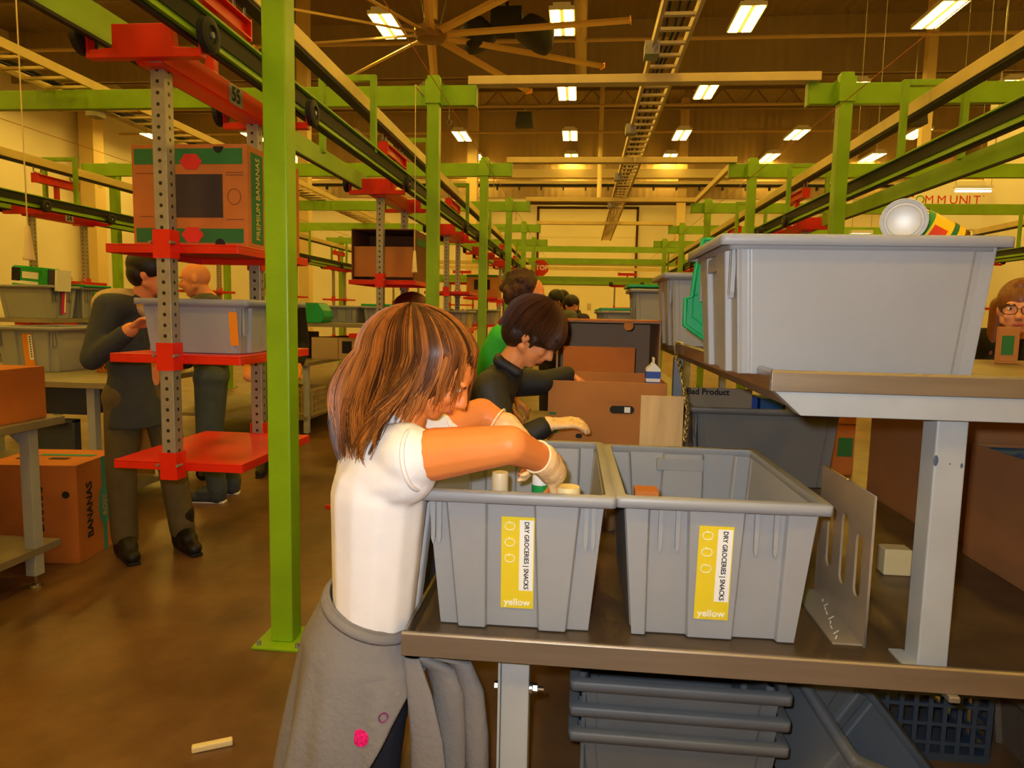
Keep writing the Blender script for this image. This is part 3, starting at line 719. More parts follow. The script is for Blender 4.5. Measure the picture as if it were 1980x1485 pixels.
def hole(parent, x, z, rx, rz_, y, m=dark, nm='hand_hole'):
    pts = []
    for k in range(20):
        a = 2*PI*k/20; pts.append((x+math.copysign(max(0, rx-rz_), math.cos(a))+rz_*math.cos(a), z+rz_*math.sin(a)))
    return MB().prism(pts, (0, y, 0), (1, 0, 0), (0, 0, 1), (0, .003, 0)).build(nm, m, parent)
t = carton('large open brown carton with a hand hole beside the boy in black', (.118, 3.2, .578), (.505, .5, .538), 0, card, card)
hole(t, .065, .42, .052, .017, -.2525)
hole(t, -.115, .300, .014, .010, -.2525)
MB().box(.0, .09, -.2535, -.2502, .455, .50).build('cut_flap', card, t)
MB().box(-.245, -.205, -.253, -.2502, .31, .36).build('green_print', greenB, t); MB().box(-.245, -.215, -.253, -.2502, .39, .40).build('green_print', greenB, t)
b = MB(); b.box(.075, .10, -.2536, -.2502, .408, .432, Matrix.Rotation(0, 4, 'Y')); b.build('white_content', paper, t)
t = thing('milk_carton', 'small blue and white milk carton standing in the large brown carton', 'drink carton', (.318, 3.06, .584))
b = MB(); b.box(-.03, .03, -.03, .03, .42, .585); b.prism([(-.03, .585), (.03, .585), (0, .615)], (0, -.03, 0), (1, 0, 0), (0, 0, 1), (0, .06, 0)); b.box(-.003, .003, -.03, .03, .612, .635); b.box(-.03, .03, -.03, .03, 0, .42); b.build('carton_body', white, t)
MB().box(-.0305, .0305, -.0308, .0308, .40, .53).build('blue_wrap', blue, t); MB().box(-.031, .031, -.0315, .0315, .545, .575).build('blue_band', blue, t)
# dark carton lying open behind
t = thing('carton', 'wide grey lined carton standing open behind the large brown carton', 'carton', (.14, 3.82, .578))
w, d, h = .53, .5, .79; e = .008
b = MB(); b.box(-w/2, w/2, d/2-e, d/2, 0, h).box(-w/2, -w/2+e, -d/2, d/2-e, 0, h).box(w/2-e, w/2, -d/2, d/2-e, 0, h).box(-w/2+e, w/2-e, -d/2, d/2-e, h-e, h).box(-w/2+e, w/2-e, -d/2, d/2-e, 0, e); b.build('box_walls', cardin, t)
MB().box(-w/2-.002, w/2+.002, -d/2-.01, d/2, h, h+.008).build('top_edge', cardO, t)
MB().cyl((.10, -d/2-.001, h-.02), (.10, -d/2+.004, h-.02), .025, n=16).build('thumb_tab', card, t)
tag(MB().box(-.09, .28, 3.60, 3.61, .59, 1.235, ).build('cardboard_sheet', cardO), 'orange cardboard sheet standing inside the grey lined carton', 'cardboard')
# tote behind with goods
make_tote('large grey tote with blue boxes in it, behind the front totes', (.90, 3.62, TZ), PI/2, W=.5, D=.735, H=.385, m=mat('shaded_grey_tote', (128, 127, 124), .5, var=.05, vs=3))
tag(MB().box(.535, .86, 3.52, 3.53, .60, 1.045).build('sign_card', mat('grey_card', (150, 138, 118), .8)), 'grey card lettered Bad Product standing in the tote behind', 'sign')
sc_ = [o for o in S.objects if o.name == 'sign_card'][0]
text('Bad Product', .042, sc_, (-.16, -.0058, .425), (PI/2, 0, 0), ink, ax='LEFT', bold=.0012)
tag(MB().box(.66, .72, 3.56, 3.72, .60, 1.02).build('food_box', mat('lime_box', (130, 172, 40), .5)), 'lime green food box in the tote behind', 'box')
tag(MB().box(.725, .90, 3.57, 3.74, .60, 1.0).build('food_box', blue), 'wide blue food box in the tote behind', 'box')
tag(MB().box(.915, 1.02, 3.57, 3.74, .60, .995).build('food_box', mat('blue2', (30, 84, 150), .5)), 'narrow blue food box at the right inside the tote behind', 'box')
# upper shelf totes
UZ = 1.2625
up1 = make_tote('big scuffed grey tote on the raised shelf at the right, holding food cans', (.650, 1.955, UZ), PI/2, W=.53, D=.655, H=.335, front='A', back='B', taper=.022)
make_tote('grey tote on the raised shelf, second from the camera', (.690, 3.46, UZ), PI/2, W=.53, D=.655, H=.335, taper=.022)
make_tote('grey tote on the raised shelf with a green lid, third from the camera', (.675, 5.43, UZ), PI/2, W=.53, D=.655, H=.335, taper=.022)
tag(MB().box(.33, 1.02, 5.2, 5.68, UZ+.345, UZ+.368).build('tote_lid', lidg, bevel=.006), 'flat green lid on the third tote of the raised shelf', 'lid', 'green tote lids')
# green lid leaning between first and second tote
t = thing('tote_lid', 'green plastic lid hanging between the first and second totes of the raised shelf', 'lid', (.36, 2.42, UZ), 0, 'green tote lids')
P_ = [(.060, .390), (.022, .390), (.002, .288), (-.006, .202), (-.026, .196), (-.026, .108), (.055, .055), (.085, .06), (.10, .39)]
MB().prism(P_, (0, -.10, 0), (1, 0, 0), (0, 0, 1), (0, .010, 0)).build('panel', lidg, t, bevel=.003)
e_ = [(.060, .388), (.024, .388), (.004, .288), (-.003, .203), (-.024, .196), (-.024, .110), (.055, .057)]
MB().tube([(p[0], -.106, p[1]) for p in e_], .0075, 8).build('raised_edge', lidg, t, smooth=True)
MB().tube([(p[0]*.72+.018, -.1015, p[1]*.78+.052) for p in e_[3:]], .003, 6).build('inner_ridge', lidg, t)
# cans
tin = mat('tin_end', (196, 194, 188), .5, .3, var=.04, vs=12); brass = mat('gold_tin_side', (232, 178, 84), .16, 1.)
def can(label, loc, rot, r, h, side, wrap=None, print_=None):
    t = thing('food_can', label, 'can', loc); t.rotation_euler = rot
    b = MB(); b.lathe([(r*.975, 0), (r, .004), (r*.985, .01)]+[(r*(.985-.008*(k % 2)), .02+(h-.04)*k/12) for k in range(13)]+[(r*.985, h-.01), (r, h-.004), (r*.975, h)], n=36, cap0=False, cap1=False); b.build('side', side, t, smooth=True)
    for z, s in ((h, 1), (0, -1)):
        pr = [(r*.97, z), (r*1.0, z+s*.002), (r*.96, z+s*.003), (r*.93, z-s*.002), (r*.86, z-s*.001), (r*.83, z+s*.001), (r*.79, z-s*.001), (r*.73, z-s*.0005), (r*.70, z+s*.001), (r*.66, z-s*.0005), (.001, z-s*.0002)]
        e = MB().lathe(pr, n=40, cap0=False).build('tin_end', tin, t, smooth=True)
    if wrap: MB().lathe([(r*1.0, h*.12), (r*1.003, h*.13), (r*1.003, h*.87), (r*1.0, h*.88)], n=40, cap0=False, cap1=False).build('paper_label', wrap, t, smooth=True)
    return t
cz = UZ+.335
can('gold sided can lying with its round end to the camera on the big tote', (.815, 1.890, cz+.058), (PI/2+.12, 0, -.41), .0515, .15, brass)
yc = can('gold can with yellow and green printed label, tilted, in the big tote', (.822, 1.87, cz+.052), (.15, PI/2+.5, .12), .047, .13, brass, mat('yellow_can_label', (236, 190, 20), .35))
r = .0474
for a0, a1, z0, z1, mm in ((3.4, 6.1, .016, .034, mat('can_green', (30, 130, 50), .4)), (4.6, 5.4, .04, .075, mat('can_red', (220, 60, 24), .4)), (3.2, 6.1, .085, .098, mat('can_dkgreen', (20, 100, 50), .4))):
    b = MB(); n = 14; b.loft([[V((r*math.cos(a0+(a1-a0)*i/n), r*math.sin(a0+(a1-a0)*i/n), z)) for i in range(n+1)] for z in (z0, z1)], False, False, closed=False); b.build('label_print', mm, yc)
can('can seen only as a sliver beside the printed can', (.905, 1.83, cz-.066), (.2, .08, 0), .038, .075, brass)
can('shiny gold can at the left inside the big tote', (.70, 2.03, cz-.075), (0, PI/2, 0), .045, .1, brass)
# cartons at the right
cardS = mat('smooth_brown_carton', (160, 108, 66), .75, var=.08, vs=3)
carton('tall smooth brown carton behind the grey upright', (1.55, 3.02, .578), (.34, .72, .56), 0, cardS)
t = carton('open brown carton lined with blue at the right edge of the bench', (1.555, 2.10, .578), (.35, .88, .40), 0, cardS, card)
tag(MB().box(1.395, 1.715, 1.70, 2.5, .59, .972).build('blue_pack', mat('blue_pack', (60, 134, 196), .5, var=.1, vs=10)), 'blue wrapped pack filling the open carton at the right edge', 'pack')
t = carton('small orange carton with a green label behind the tall grey tote', (1.40, 3.86, .578), (.12, .2, .35), 0, cardO, None, False)
MB().box(-.025, .05, -.1025, -.1002, .10, .20).build('green_label', greenB, t); MB().box(-.06, .06, -.1022, -.1002, .27, .275).build('tape_line', cardD, t)
# under the bench
for k, z in enumerate((0, .072, .144)):
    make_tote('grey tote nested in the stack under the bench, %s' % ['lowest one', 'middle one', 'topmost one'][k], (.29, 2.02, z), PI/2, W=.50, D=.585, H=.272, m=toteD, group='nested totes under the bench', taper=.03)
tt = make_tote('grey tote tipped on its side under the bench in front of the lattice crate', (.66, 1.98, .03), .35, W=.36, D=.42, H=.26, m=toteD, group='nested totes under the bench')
tt.rotation_euler = (.25, .45, .3); tt.location = (.70, 1.95, .06)
tag(MB().box(.56, .70, 2.45, 2.58, 0, .40).build('carton', cardO), 'orange cardboard carton glimpsed under the bench behind the nested totes', 'carton')
def crate(label, loc, w, d, h, m):
    t = thing('lattice_crate', label, 'crate', loc, 0, 'lattice crates')
    MB().box(-w/2, w/2, -d/2, d/2, 0, .01).build('base', m, t)
    for y, nm in ((-d/2, 'lattice_side'), (d/2, 'lattice_side')):
        b = MB(); b.box(-w/2, w/2, y-.006, y+.006, h-.03, h).box(-w/2, w/2, y-.006, y+.006, .01, .03)
        for k in range(10): x = -w/2+.01+(w-.02)*k/9; b.box(x-.007, x+.007, y-.005, y+.005, .03, h-.03)
        for k in range(1, 4): b.box(-w/2, w/2, y-.004, y+.004, h*k/4-.006, h*k/4+.006)
        b.build(nm, m, t)
    for x in (-w/2, w/2):
        b = MB(); b.box(x-.006, x+.006, -d/2, d/2, h-.03, h).box(x-.006, x+.006, -d/2, d/2, .01, .03)
        for k in range(8): y = -d/2+.01+(d-.02)*k/7; b.box(x-.005, x+.005, y-.007, y+.007, .03, h-.03)
        for k in range(1, 4): b.box(x-.004, x+.004, -d/2, d/2, h*k/4-.006, h*k/4+.006)
        b.build('lattice_side', m, t)
    return t
latm = mat('lattice_blue', (52, 66, 84), .5)
crate('dark slate lattice crate under the bench, upper one', (1.12, 2.45, .26), .42, .5, .25, latm)
crate('dark slate lattice crate under the bench, lower one', (1.12, 2.45, 0), .42, .5, .25, latm)
for k in (0, 1): make_tote('brownish grey tote under the bench at the right edge, %s' % ['lower', 'upper'][k], (1.72, 2.25, .26*k), PI/2, W=.5, D=.70, H=.25, m=mat('brown_grey_tote', (112, 100, 86), .5), group='totes under the bench at right')
# floor litter
tag(MB().box(-.06, .06, -.012, .012, 0, .02, Matrix.Rotation(.5, 4, 'Z')).build('paper_scrap', cream, bevel=.004), 'crumpled cream paper scrap on the floor in the lower left', 'scrap')
bpy.data.objects['paper_scrap'].location = (-1.13, 1.96, .001)
tag(MB().box(-.06, .06, -.015, .015, 0, .02).build('marker_pen', red), 'small red object lying on the floor between the green post and the girl', 'pen')
bpy.data.objects['marker_pen'].location = (-1.70, 4.60, .001)
# ------------------------------------------------------------------ goods on the trolleys
def cloud(r):
    return [(r*(1+.07*math.cos(6*a))*math.cos(a), r*.72*(1+.07*math.cos(6*a))*math.sin(a)) for a in [2*PI*k/40 for k in range(40)]]
t = carton('banana carton with green bands and a dark window on top shelf of trolley 55', (-1.622, 3.005, 1.646), (.505, .50, .415), -.015, cardO, None, False, name='banana_carton')
w, d, h = .505, .50, .415
for z0, z1 in ((.335, .398), (.018, .076)): MB().box(-w/2+.012, w/2-.02, -d/2-.0012, -d/2, z0, z1).build('green_band', greenB, t)
for x, z in ((-.085, .405), (.13, .405), (-.085, .010), (.13, .010)):
    pts = [(x+.022*math.cos(a), z+(1 if z < .2 else -1)*.026*math.sin(a)) for a in [PI*k/10 for k in range(11)]]
    MB().prism(pts, (0, -d/2-.0022, 0), (1, 0, 0), (0, 0, 1), (0, .002, 0)).build('finger_notch', dark, t)
wn = MB().box(-.115, .145, -d/2-.0012, -d/2+.001, .12, .295).build('dark_window', mat('window_dark', (58, 46, 42), .85, var=.15, vs=12), t)
MB().prism([(-.085+.011*math.cos(a), .245+.020*math.sin(a)) for a in [2*PI*k/14 for k in range(14)]], (0, -d/2-.0024, 0), (1, 0, 0), (0, 0, 1), (0, .001, 0)).build('light_slot', mat('lime_slot', (170, 220, 40), .6), wn)
for z in (.345, .050): MB().prism([(p[0]+.01, p[1]+z) for p in cloud(.045)], (0, -d/2-.0030, 0), (1, 0, 0), (0, 0, 1), (0, .002, 0)).build('red_badge', redB, t)
b = MB(); b.tube([(.195+.028*math.cos(a), -d/2-.001, .205+.032*math.sin(a)) for a in [2*PI*k/20 for k in range(20)]], .0014, 5, closed=True); b.build('printed_ring', cardD, t)
b = MB()
for z in (.30, .29, .112): b.box(.16, .235, -d/2-.0012, -d/2, z, z+.003)
b.box(-.235, -.13, -d/2-.0012, -d/2, .298, .300).box(-.22, -.16, -d/2-.0012, -d/2, .122, .125); b.build('printed_lines', cardD, t)
bd = MB().box(w/2, w/2+.0012, -d/2+.03, -d/2+.13, .02, .39).build('green_band', greenB, t)
text('PREMIUM BANANAS', .047, bd, (w/2+.002, -d/2+.085, .205), (PI/2, -PI/2, PI/2), mat('pale_print', (214, 180, 80), .8), sx=.8)
MB().box(w/2, w/2+.0015, .0, .05, .16, .24).build('paper_tag', paper, t)
make_tote('grey tote with orange label on the middle shelf of trolley 55', (-1.60, 2.99, 1.2065), PI/2, W=.60, D=.50, H=.225, front='B', back='A', lab=None, taper=.02)
tt = [o for o in S.objects if o.get('label', '').startswith('grey tote with orange label on the middle')][0]
lb = MB().box(-.002, 0, -.018, .018, -.07, .07).build('label', orangeL, tt); lb.location = (-.2665, -.17, .105); lb.rotation_euler = (0, -.097, 0)
# the label faces the camera: on the long side near its right end
# trolley B: dark carton open at the front
t = thing('carton', 'dark open carton on the trolley behind the second green post', 'carton', (-1.65, 5.86, 1.646))
w, d, h, e = .53, .48, .42, .008
b = MB(); b.box(-w/2, w/2, d/2-e, d/2, 0, h).box(-w/2, -w/2+e, -d/2, d/2-e, 0, h).box(w/2-e, w/2, -d/2, d/2-e, 0, h).box(-w/2+e, w/2-e, -d/2, d/2-e, h-e, h).box(-w/2+e, w/2-e, -d/2, d/2-e, 0, e); b.build('box_walls', cardD, t)
MB().box(-w/2+.01, w/2-.01, -d/2+.03, -d/2+.036, .03, .28).build('front_flap', card, t, bevel=.002)
MB().box(w/2, w/2+.002, -d/2+.1, d/2-.1, .30, .36).build('green_band', greenB, t)
tag(MB().sph((-1.46, 5.85, 1.36), (.18, .2, .18), 20, 12).sph((-1.62, 5.8, 1.30), (.12, .18, .11), 16, 10).build('goods_bag', mat('maroon_bag', (82, 24, 20), .55, var=.35, vs=14, bump=.5, bs=14), smooth=True), 'dark maroon bag of goods on the trolley behind the second green post', 'bag')
bpy.data.objects['goods_bag'].location.z = 1.207
# trolley C(third): tote with goods
make_tote('grey tote filled with packets on the third trolley of the left lane', (-1.62, 8.62, 1.2065), 0, W=.5, D=.66, H=.21, taper=.02)
for k, (x, c, s) in enumerate(((-.16, (206, 196, 180), .07), (.0, (120, 90, 60), .09), (.14, (190, 160, 110), .1))):
    tag(MB().sph((-1.62+x, 8.55, 1.22), (s, .16, .22), 12, 8).build('food_packet', mat('packet%d' % k, c, .4, var=.3, vs=12), smooth=True), ['pale', 'dark brown', 'tan'][k]+' packet sticking out of the tote on the third trolley of the left lane', 'packet', 'packets in the trolley tote')
carton('brown carton on the top shelf of the fourth trolley in the left lane', (-1.62, 11.37, 1.646), (.5, .5, .36), 0, card, None, False)
tc = [o for o in S.objects if o.get('label', '').startswith('brown carton on the top shelf of the fourth')][0]
MB().box(-.13, .13, -.2525, -.25, .12, .28).build('dark_window', dark, tc); MB().box(-.25, .25, -.2522, -.25, .32, .355).build('green_band', greenB, tc)
make_tote('grey tote on the middle shelf of the fourth trolley in the left lane', (-1.62, 11.37, 1.2065), 0, W=.5, D=.66, H=.24, taper=.02)
make_tote('grey tote low on the third trolley of the left lane with jars on top', (-1.62, 8.62, .766), 0, W=.5, D=.66, H=.22, taper=.02)
t = carton('brown carton with hand holes on the trolley numbered 56', (-5.70, 7.12, 1.2065), (.5, .5, .42), .35, card, None, False)
MB().box(-.12, .09, -.2525, -.25, .14, .32).build('dark_window', dark, t)
for x, z, r in ((.2515, .30, .016), (.2515, .12, .014)): MB().cyl((.25, -.02, z), (.2525, -.02, z), r, n=12).build('vent_hole', dark, t)
MB().box(.25, .2522, .02, .06, .17, .27).build('hand_hole', dark, t); MB().box(.25, .2524, -.02, .05, .02, .15).build('red_print', redB, t)
# ------------------------------------------------------------------ left work area
woodt = mat('bench_edge', (150, 142, 124), .4, .5, var=.1, vs=6)
def worktable(label, x0, x1, y0, y1, z, legs, shelf=None, caster=False):
    t = thing('work_table', label, 'table', ((x0+x1)/2, (y0+y1)/2, 0), 0, 'grey work tables')
    MB().box(x0, x1, y0, y1, z-.04, z).build('tabletop', woodt, t, world=True, bevel=.003)
    if shelf: MB().box(x0+.03, x1-.03, y0+.03, y1-.03, shelf-.035, shelf).build('lower_shelf', woodt, t, world=True)
    for x, y in legs:
        lz = .12 if caster else .06
        lg = MB().box(x-.028, x+.028, y-.028, y+.028, lz, z-.04).build('leg', greyp, t, world=True, bevel=.003)
        if caster:
            b = MB(); b.cyl((x, y-.016, .05), (x, y+.016, .05), .05, n=18); b.build('caster', black, lg, world=True)
            b = MB(); b.box(x-.02, x+.02, y-.03, y-.02, .04, .12).box(x-.02, x+.02, y+.02, y+.03, .04, .12).box(x-.02, x+.02, y-.03, y+.03, .105, .12); b.build('caster_fork', chrome, lg, world=True)
        else:
            b = MB(); b.cyl((x, y, .02), (x, y, .08), .008, n=8); b.lathe([(.03, 0), (.028, .012), (.012, .022)], (x, y, 0), 14); b.build('leveling_foot', chrome, lg, world=True)
    return t
t1 = worktable('grey work table at the left edge with a brown carton on it', -3.75, -2.60, 1.9, 3.22, .835, ((-2.66, 3.05), (-3.6, 3.05), (-2.66, 2.05), (-3.6, 2.05)), .20)
MB().prism([(0, 0), (.11, 0), (0, -.11)], (-2.69, 3.06, .795), (0, -1, 0), (0, 0, 1), (.01, 0, 0)).build('gusset', greyp, t1, world=True)
carton('plain orange brown carton on the left work table', (-2.90, 2.95, .836), (.5, .42, .255), 0, cardO, None, False)
carton('red edged carton on the lower shelf of the left work table', (-3.0, 2.6, .20), (.5, .4, .36), 0, mat('red_carton', (150, 40, 24), .7), None, False)
t = carton('banana carton standing on end on the floor by the left work table', (-2.94, 3.54, 0), (.50, .42, .54), .12, cardO, None, False, name='banana_carton')
w, d, h = .50, .42, .54
MB().box(w/2, w/2+.0015, .02, .06, .0, h).build('teal_band', tealL, t)
ov = MB().prism([(.04+.055*math.cos(a), .26+.12*math.sin(a)) for a in [2*PI*k/24 for k in range(24)]], (w/2, 0, 0), (0, 1, 0), (0, 0, 1), (.003, 0, 0)).build('teal_oval', tealL, t)
text('ROSY', .055, ov, (w/2+.0035, .04, .26), (PI/2, -PI/2, PI/2), mat('oval_print', (196, 120, 60), .8), sx=.9)
text('BANANAS', .072, t, (w/2+.0015, -.10, .27), (PI/2, -PI/2, PI/2), ink, sx=.95, bold=.002)
text('BANANAS', .06, t, (.05, -d/2-.0015, .3), (PI/2, -PI/2, 0), ink, sx=.9, bold=.001)
MB().cyl((.19, -d/2-.002, .38), (.19, -d/2, .38), .02, n=14).build('vent_hole', dark, t)
MB().box(-.1, .2, .03, .075, h, h+.0015).build('teal_band', tealL, t)
for x in (-.12, .06): MB().box(x-.05, x+.05, -.06, -.02, h, h+.002).build('hand_hole', dark, t)
# second table: cart with bucket, totes on top
t2 = worktable('grey rolling work cart with a white bucket on its deck, behind the man in grey', -4.9, -2.98, 4.1, 5.3, .90, ((-3.02, 4.14), (-4.8, 4.14), (-3.02, 5.2), (-4.8, 5.2), (-3.17, 4.18)), .175, True)
make_tote('grey tote with orange label on the rolling cart at left', (-4.02, 4.95, .901), PI*0, W=.55, D=.7, H=.33, front='B', back='A', lab=orangeL)
t = carton('banana carton with teal dashes and upside down lettering on the rolling cart', (-3.36, 4.98, .901), (.42, .46, .25), 0, cardO, None, True, name='banana_carton')
for x in (-.16, -.05, .06): MB().box(x-.035, x+.035, -.2315, -.23, .14, .165).build('teal_band', tealL, t)
text('BANANAS', .07, t, (-.1, -.2315, .05), (PI/2, PI, 0), ink, sx=.9, bold=.001)
t = thing('bucket', 'white plastic bucket with lid and wire handle on the lower deck of the rolling cart', 'bucket', (-3.12, 4.32, .176))
MB().lathe([(.075, 0), (.085, .01), (.098, .19), (.100, .2)], n=28).build('pail', white, t, smooth=True)
MB().lathe([(.106, .195), (.108, .2), (.108, .222), (.098, .228), (.02, .226)], n=28).build('lid', white, t, smooth=True)
MB().tube([(-.10, 0, .185), (-.09, -.07, .12), (0, -.115, .075), (.09, -.07, .12), (.10, 0, .185)], .003, 6).build('wire_handle', galv, t)
t = thing('storage_tote', 'dark slate tote standing on end on the lower deck of the rolling cart', 'tote', (-3.6, 4.35, .176))
b = MB(); b.box(-.19, .19, .0, .015, 0, .44).box(-.2, -.18, -.06, 0, 0, .44).box(.18, .2, -.06, 0, 0, .44).box(-.2, .2, -.06, 0, .42, .44).box(-.2, .2, -.06, 0, 0, .02); b.build('body', toteB, t, bevel=.004)
MB().box(-.06, .06, -.072, -.06, .40, .43).build('handle', toteB, t)
tag(MB().box(-3.9, -3.44, 4.5, 4.7, .62, .86).build('storage_tote', toteB), 'dark slate tote hanging below the top of the rolling cart', 'tote')
tag(MB().box(-3.3, -3.06, 4.62, 4.64, .18, .66).build('tan_panel', mat('tan_board', (150, 110, 58), .8)), 'tan board behind the white bucket on the rolling cart', 'board')
# bench with upper totes, far left
t3 = worktable('grey bench with a raised shelf of totes at far left', -6.0, -4.75, 5.80, 6.66, .88, ((-4.85, 5.92), (-5.9, 5.92), (-4.85, 6.6), (-5.9, 6.6)), None)
MB().box(-6.0, -4.75, 5.78, 6.68, 1.225, 1.262).build('raised_shelf', woodt, t3, world=True)
for x, y in ((-4.85, 6.3), (-5.8, 6.3)): MB().box(x-.03, x+.03, y-.03, y+.03, .88, 1.225).build('upright', greyp, t3, world=True)
ft = make_tote('grey tote with a pink label on the far left bench shelf', (-5.10, 6.05, 1.2625), PI/2, W=.40, D=.56, H=.305, front='A', back='A')
lb = MB().box(-.032, .032, -.002, 0, -.11, .11).build('label', pinkL, ft); lb.location = (.0, -.258, .155); lb.rotation_euler = (.09, 0, 0); MB().box(.004, .022, -.003, -.002, -.10, .10).build('white_strip', paper, lb)
ft2 = make_tote('grey tote with a green label on the far left bench shelf', (-5.10, 6.47, 1.2625), PI/2, W=.40, D=.56, H=.305, front='A', back='A')
lb = MB().box(-.028, .028, -.002, 0, -.11, .11).build('label', greenL, ft2); lb.location = (.0, -.258, .155); lb.rotation_euler = (.09, 0, 0); MB().box(.004, .022, -.003, -.002, -.02, .10).build('white_strip', paper, lb)
for f_, lab_ in ((ft, 1), (ft2, 1)): f_.rotation_euler = (0, 0, PI/2)
t = thing('food_pack', 'shiny green wrapped pack with a dark square print on the pink label tote', 'pack', (-5.06, 6.0, 1.535))
M = Matrix.Rotation(.08, 4, 'Y')
b = MB(); b.box(-.19, .17, -.09, .09, .0, .20, M); b.build('wrapper', mat('green_wrap', (24, 150, 60), .22, var=.3, vs=12), t, bevel=.02)
MB().box(-.185, -.10, -.092, -.09, .06, .18, M).build('dark_print', ink, t); MB().box(-.08, .08, -.092, -.09, .09, .15, M).build('pale_print', paper, t); MB().box(-.18, .08, -.092, -.09, .035, .065, M).build('pale_band', paper, t)
MB().box(.171, .24, -.088, .088, 0, .19, M).build('dark_end', mat('slate_pack', (52, 56, 74), .5), t); MB().box(.241, .262, -.088, .088, 0, .195, M).build('white_end', white, t)
tag(MB().sph((-5.06, 6.18, 1.64), (.2, .10, .09), 16, 8).build('food_pack', mat('clear_wrap', (200, 160, 90), .15), smooth=True), 'amber film wrapped pack behind the green pack on the far left totes', 'pack')
tag(MB().box(-5.34, -4.80, 6.28, 6.66, 1.568, 1.588).build('tote_lid', lidg, bevel=.005), 'flat green lid on the green label tote at far left', 'lid', 'green tote lids')
tag(MB().box(-5.6, -5.42, 6.4, 6.6, 1.2625, 1.30).build('tray', red), 'small red tray behind the green label tote at far left', 'tray')

# mid left bench between first and second posts
t4 = worktable('grey bench seen between the nearest post and the girl', -4.6, -2.88, 7.05, 12, .83, ((-2.93, 7.12), (-4.5, 7.12), (-2.93, 9.5), (-2.93, 11.9)), .24)
MB().box(-4.6, -2.2, 7.5, 12, 1.20, 1.245).build('raised_shelf', woodt, t4, world=True)
for y in (8.0, 11): MB().box(-2.55, -2.5, y, y+.05, 0, 1.2).build('upright', greyp, t4, world=True)
make_tote('grey tote with ribbed end on the shelf left of the girl, nearer', (-2.86, 8.3, 1.246), 0, W=.42, D=.6, H=.20, taper=.02)
make_tote('grey tote with green lid on the shelf left of the girl', (-2.42, 8.35, 1.246), 0, W=.42, D=.6, H=.20, taper=.02)
tag(MB().box(-2.63, -2.2, 8.05, 8.65, 1.448, 1.475).build('tote_lid', lidg, bevel=.005), 'flat green lid on the tote just left of the girl', 'lid', 'green tote lids')
t = thing('hopper_bin', 'open fronted green plastic bin on the shelf beside the nearest green post', 'bin', (-3.0, 7.62, 1.246))
MB().prism([(-.14, 0), (.10, 0), (.14, .07), (.12, .14), (.06, .22), (-.14, .22)], (0, -.14, 0), (1, 0, 0), (0, 0, 1), (0, .28, 0)).build('shell', lidg, t, bevel=.006)
MB().box(-.12, .05, -.12, .12, .221, .223).build('inside', dark, t)
t = carton('pale carton with a dark picture on the bench left of the girl', (-2.93+.1, 7.75, .831), (.5, .3, .25), .2, mat('pale_carton', (196, 168, 112), .8), None, False)
MB().box(.09, .20, -.1525, -.15, .07, .21).build('dark_picture', dark, t); MB().box(.045, .05, -.152, -.15, 0, .25).build('edge_line', cardD, t)
carton('small black box on the mid left bench shelf edge', (-3.3, 7.9, .831), (.3, .3, .3), 0, mat('black_box', (30, 28, 26), .6), None, False)
crate('pale wire crate on the lower shelf of the mid left bench', (-3.05, 7.35, .242), .34, .4, .30, mat('pale_wire', (170, 150, 100), .5))
for k, (x, y) in enumerate(((-2.72, 8.9), (-2.5, 9.8), (-2.66, 10.8))): carton('red carton under the raised shelf left of the girl, %s' % ORD[k], (x-.35, y, .831), (.3, .3, .22), 0, mat('red_box', (190, 40, 20), .6), None, False)
# far right: totes on a farther raised shelf, beyond the boy
t5 = worktable('farther grey bench with a raised shelf of totes on the right side of the aisle', .12, 1.2, 6.4, 11, .58, ((.16, 6.5), (1.1, 6.5), (.16, 10.9), (1.1, 10.9)), None)
MB().box(.14, 1.1, 6.4, 11, 1.20, 1.236).build('raised_shelf', woodt, t5, world=True)
for x, y in ((.22, 6.6), (1.0, 6.6), (.22, 10.5), (1.0, 10.5)): MB().box(x-.03, x+.03, y-.03, y+.03, .58, 1.2).build('upright', greyp, t5, world=True)
for k, y in enumerate((6.95, 8.1, 9.3)):
    make_tote('grey tote with a green lid on the farther raised shelf, %s' % ORD[k], (.50, y, 1.237), PI/2, W=.62, D=.66, H=.205, taper=.02)
    tag(MB().box(.17, .84, y-.29, y+.29, 1.444, 1.468).build('tote_lid', lidg, bevel=.005), 'flat green lid on the %s tote of the farther raised shelf' % ORD[k], 'lid', 'green tote lids')
# signs, partition at right
t = thing('stop_sign', 'red octagonal stop sign at the far end of the left row', 'sign', (-1.04, 16.95, 2.3))
MB().prism([(.21*math.cos(PI/8+PI/4*k), .21+.21*math.sin(PI/8+PI/4*k)) for k in range(8)], (0, 0, 0), (1, 0, 0), (0, 0, 1), (0, .01, 0)).build('plate', redB, t)
text('STOP', .16, t, (0, -.003, .21), (PI/2, 0, 0), paper, bold=.004)
MB().bar((0, .02, .3), (-.13, -.05, .3), .02, .02).build('bracket', galv, t)
struct(MB().box(10, 10.15, 6, 18.9, 0, 7.05).build('wall_partition', mat('white_partition', (236, 230, 216), .7)))
sg = struct(MB().box(7.9, 10.0, 18.9, 19.02, 0, 4.9).build('wall_sign', mat('white_partition', (236, 230, 216), .7)))
t = tag(MB().box(8.05, 10.0, 18.84, 18.895, 3.75, 4.95).build('wall_sign_board', mat('sign_white', (240, 236, 228), .6)), 'white sign board with red COMMUNITY lettering on the right partition', 'sign')
xs = 8.12
for ch in 'COMMUNITY':
    text(ch, .30, t, (xs-9.02, -.031, .72), (PI/2, 0, 0), greenL if ch == 'O' and xs < 8.5 else redB, ax='LEFT', bold=.0); xs += .225 if ch not in 'MI' else (.30 if ch == 'M' else .12)
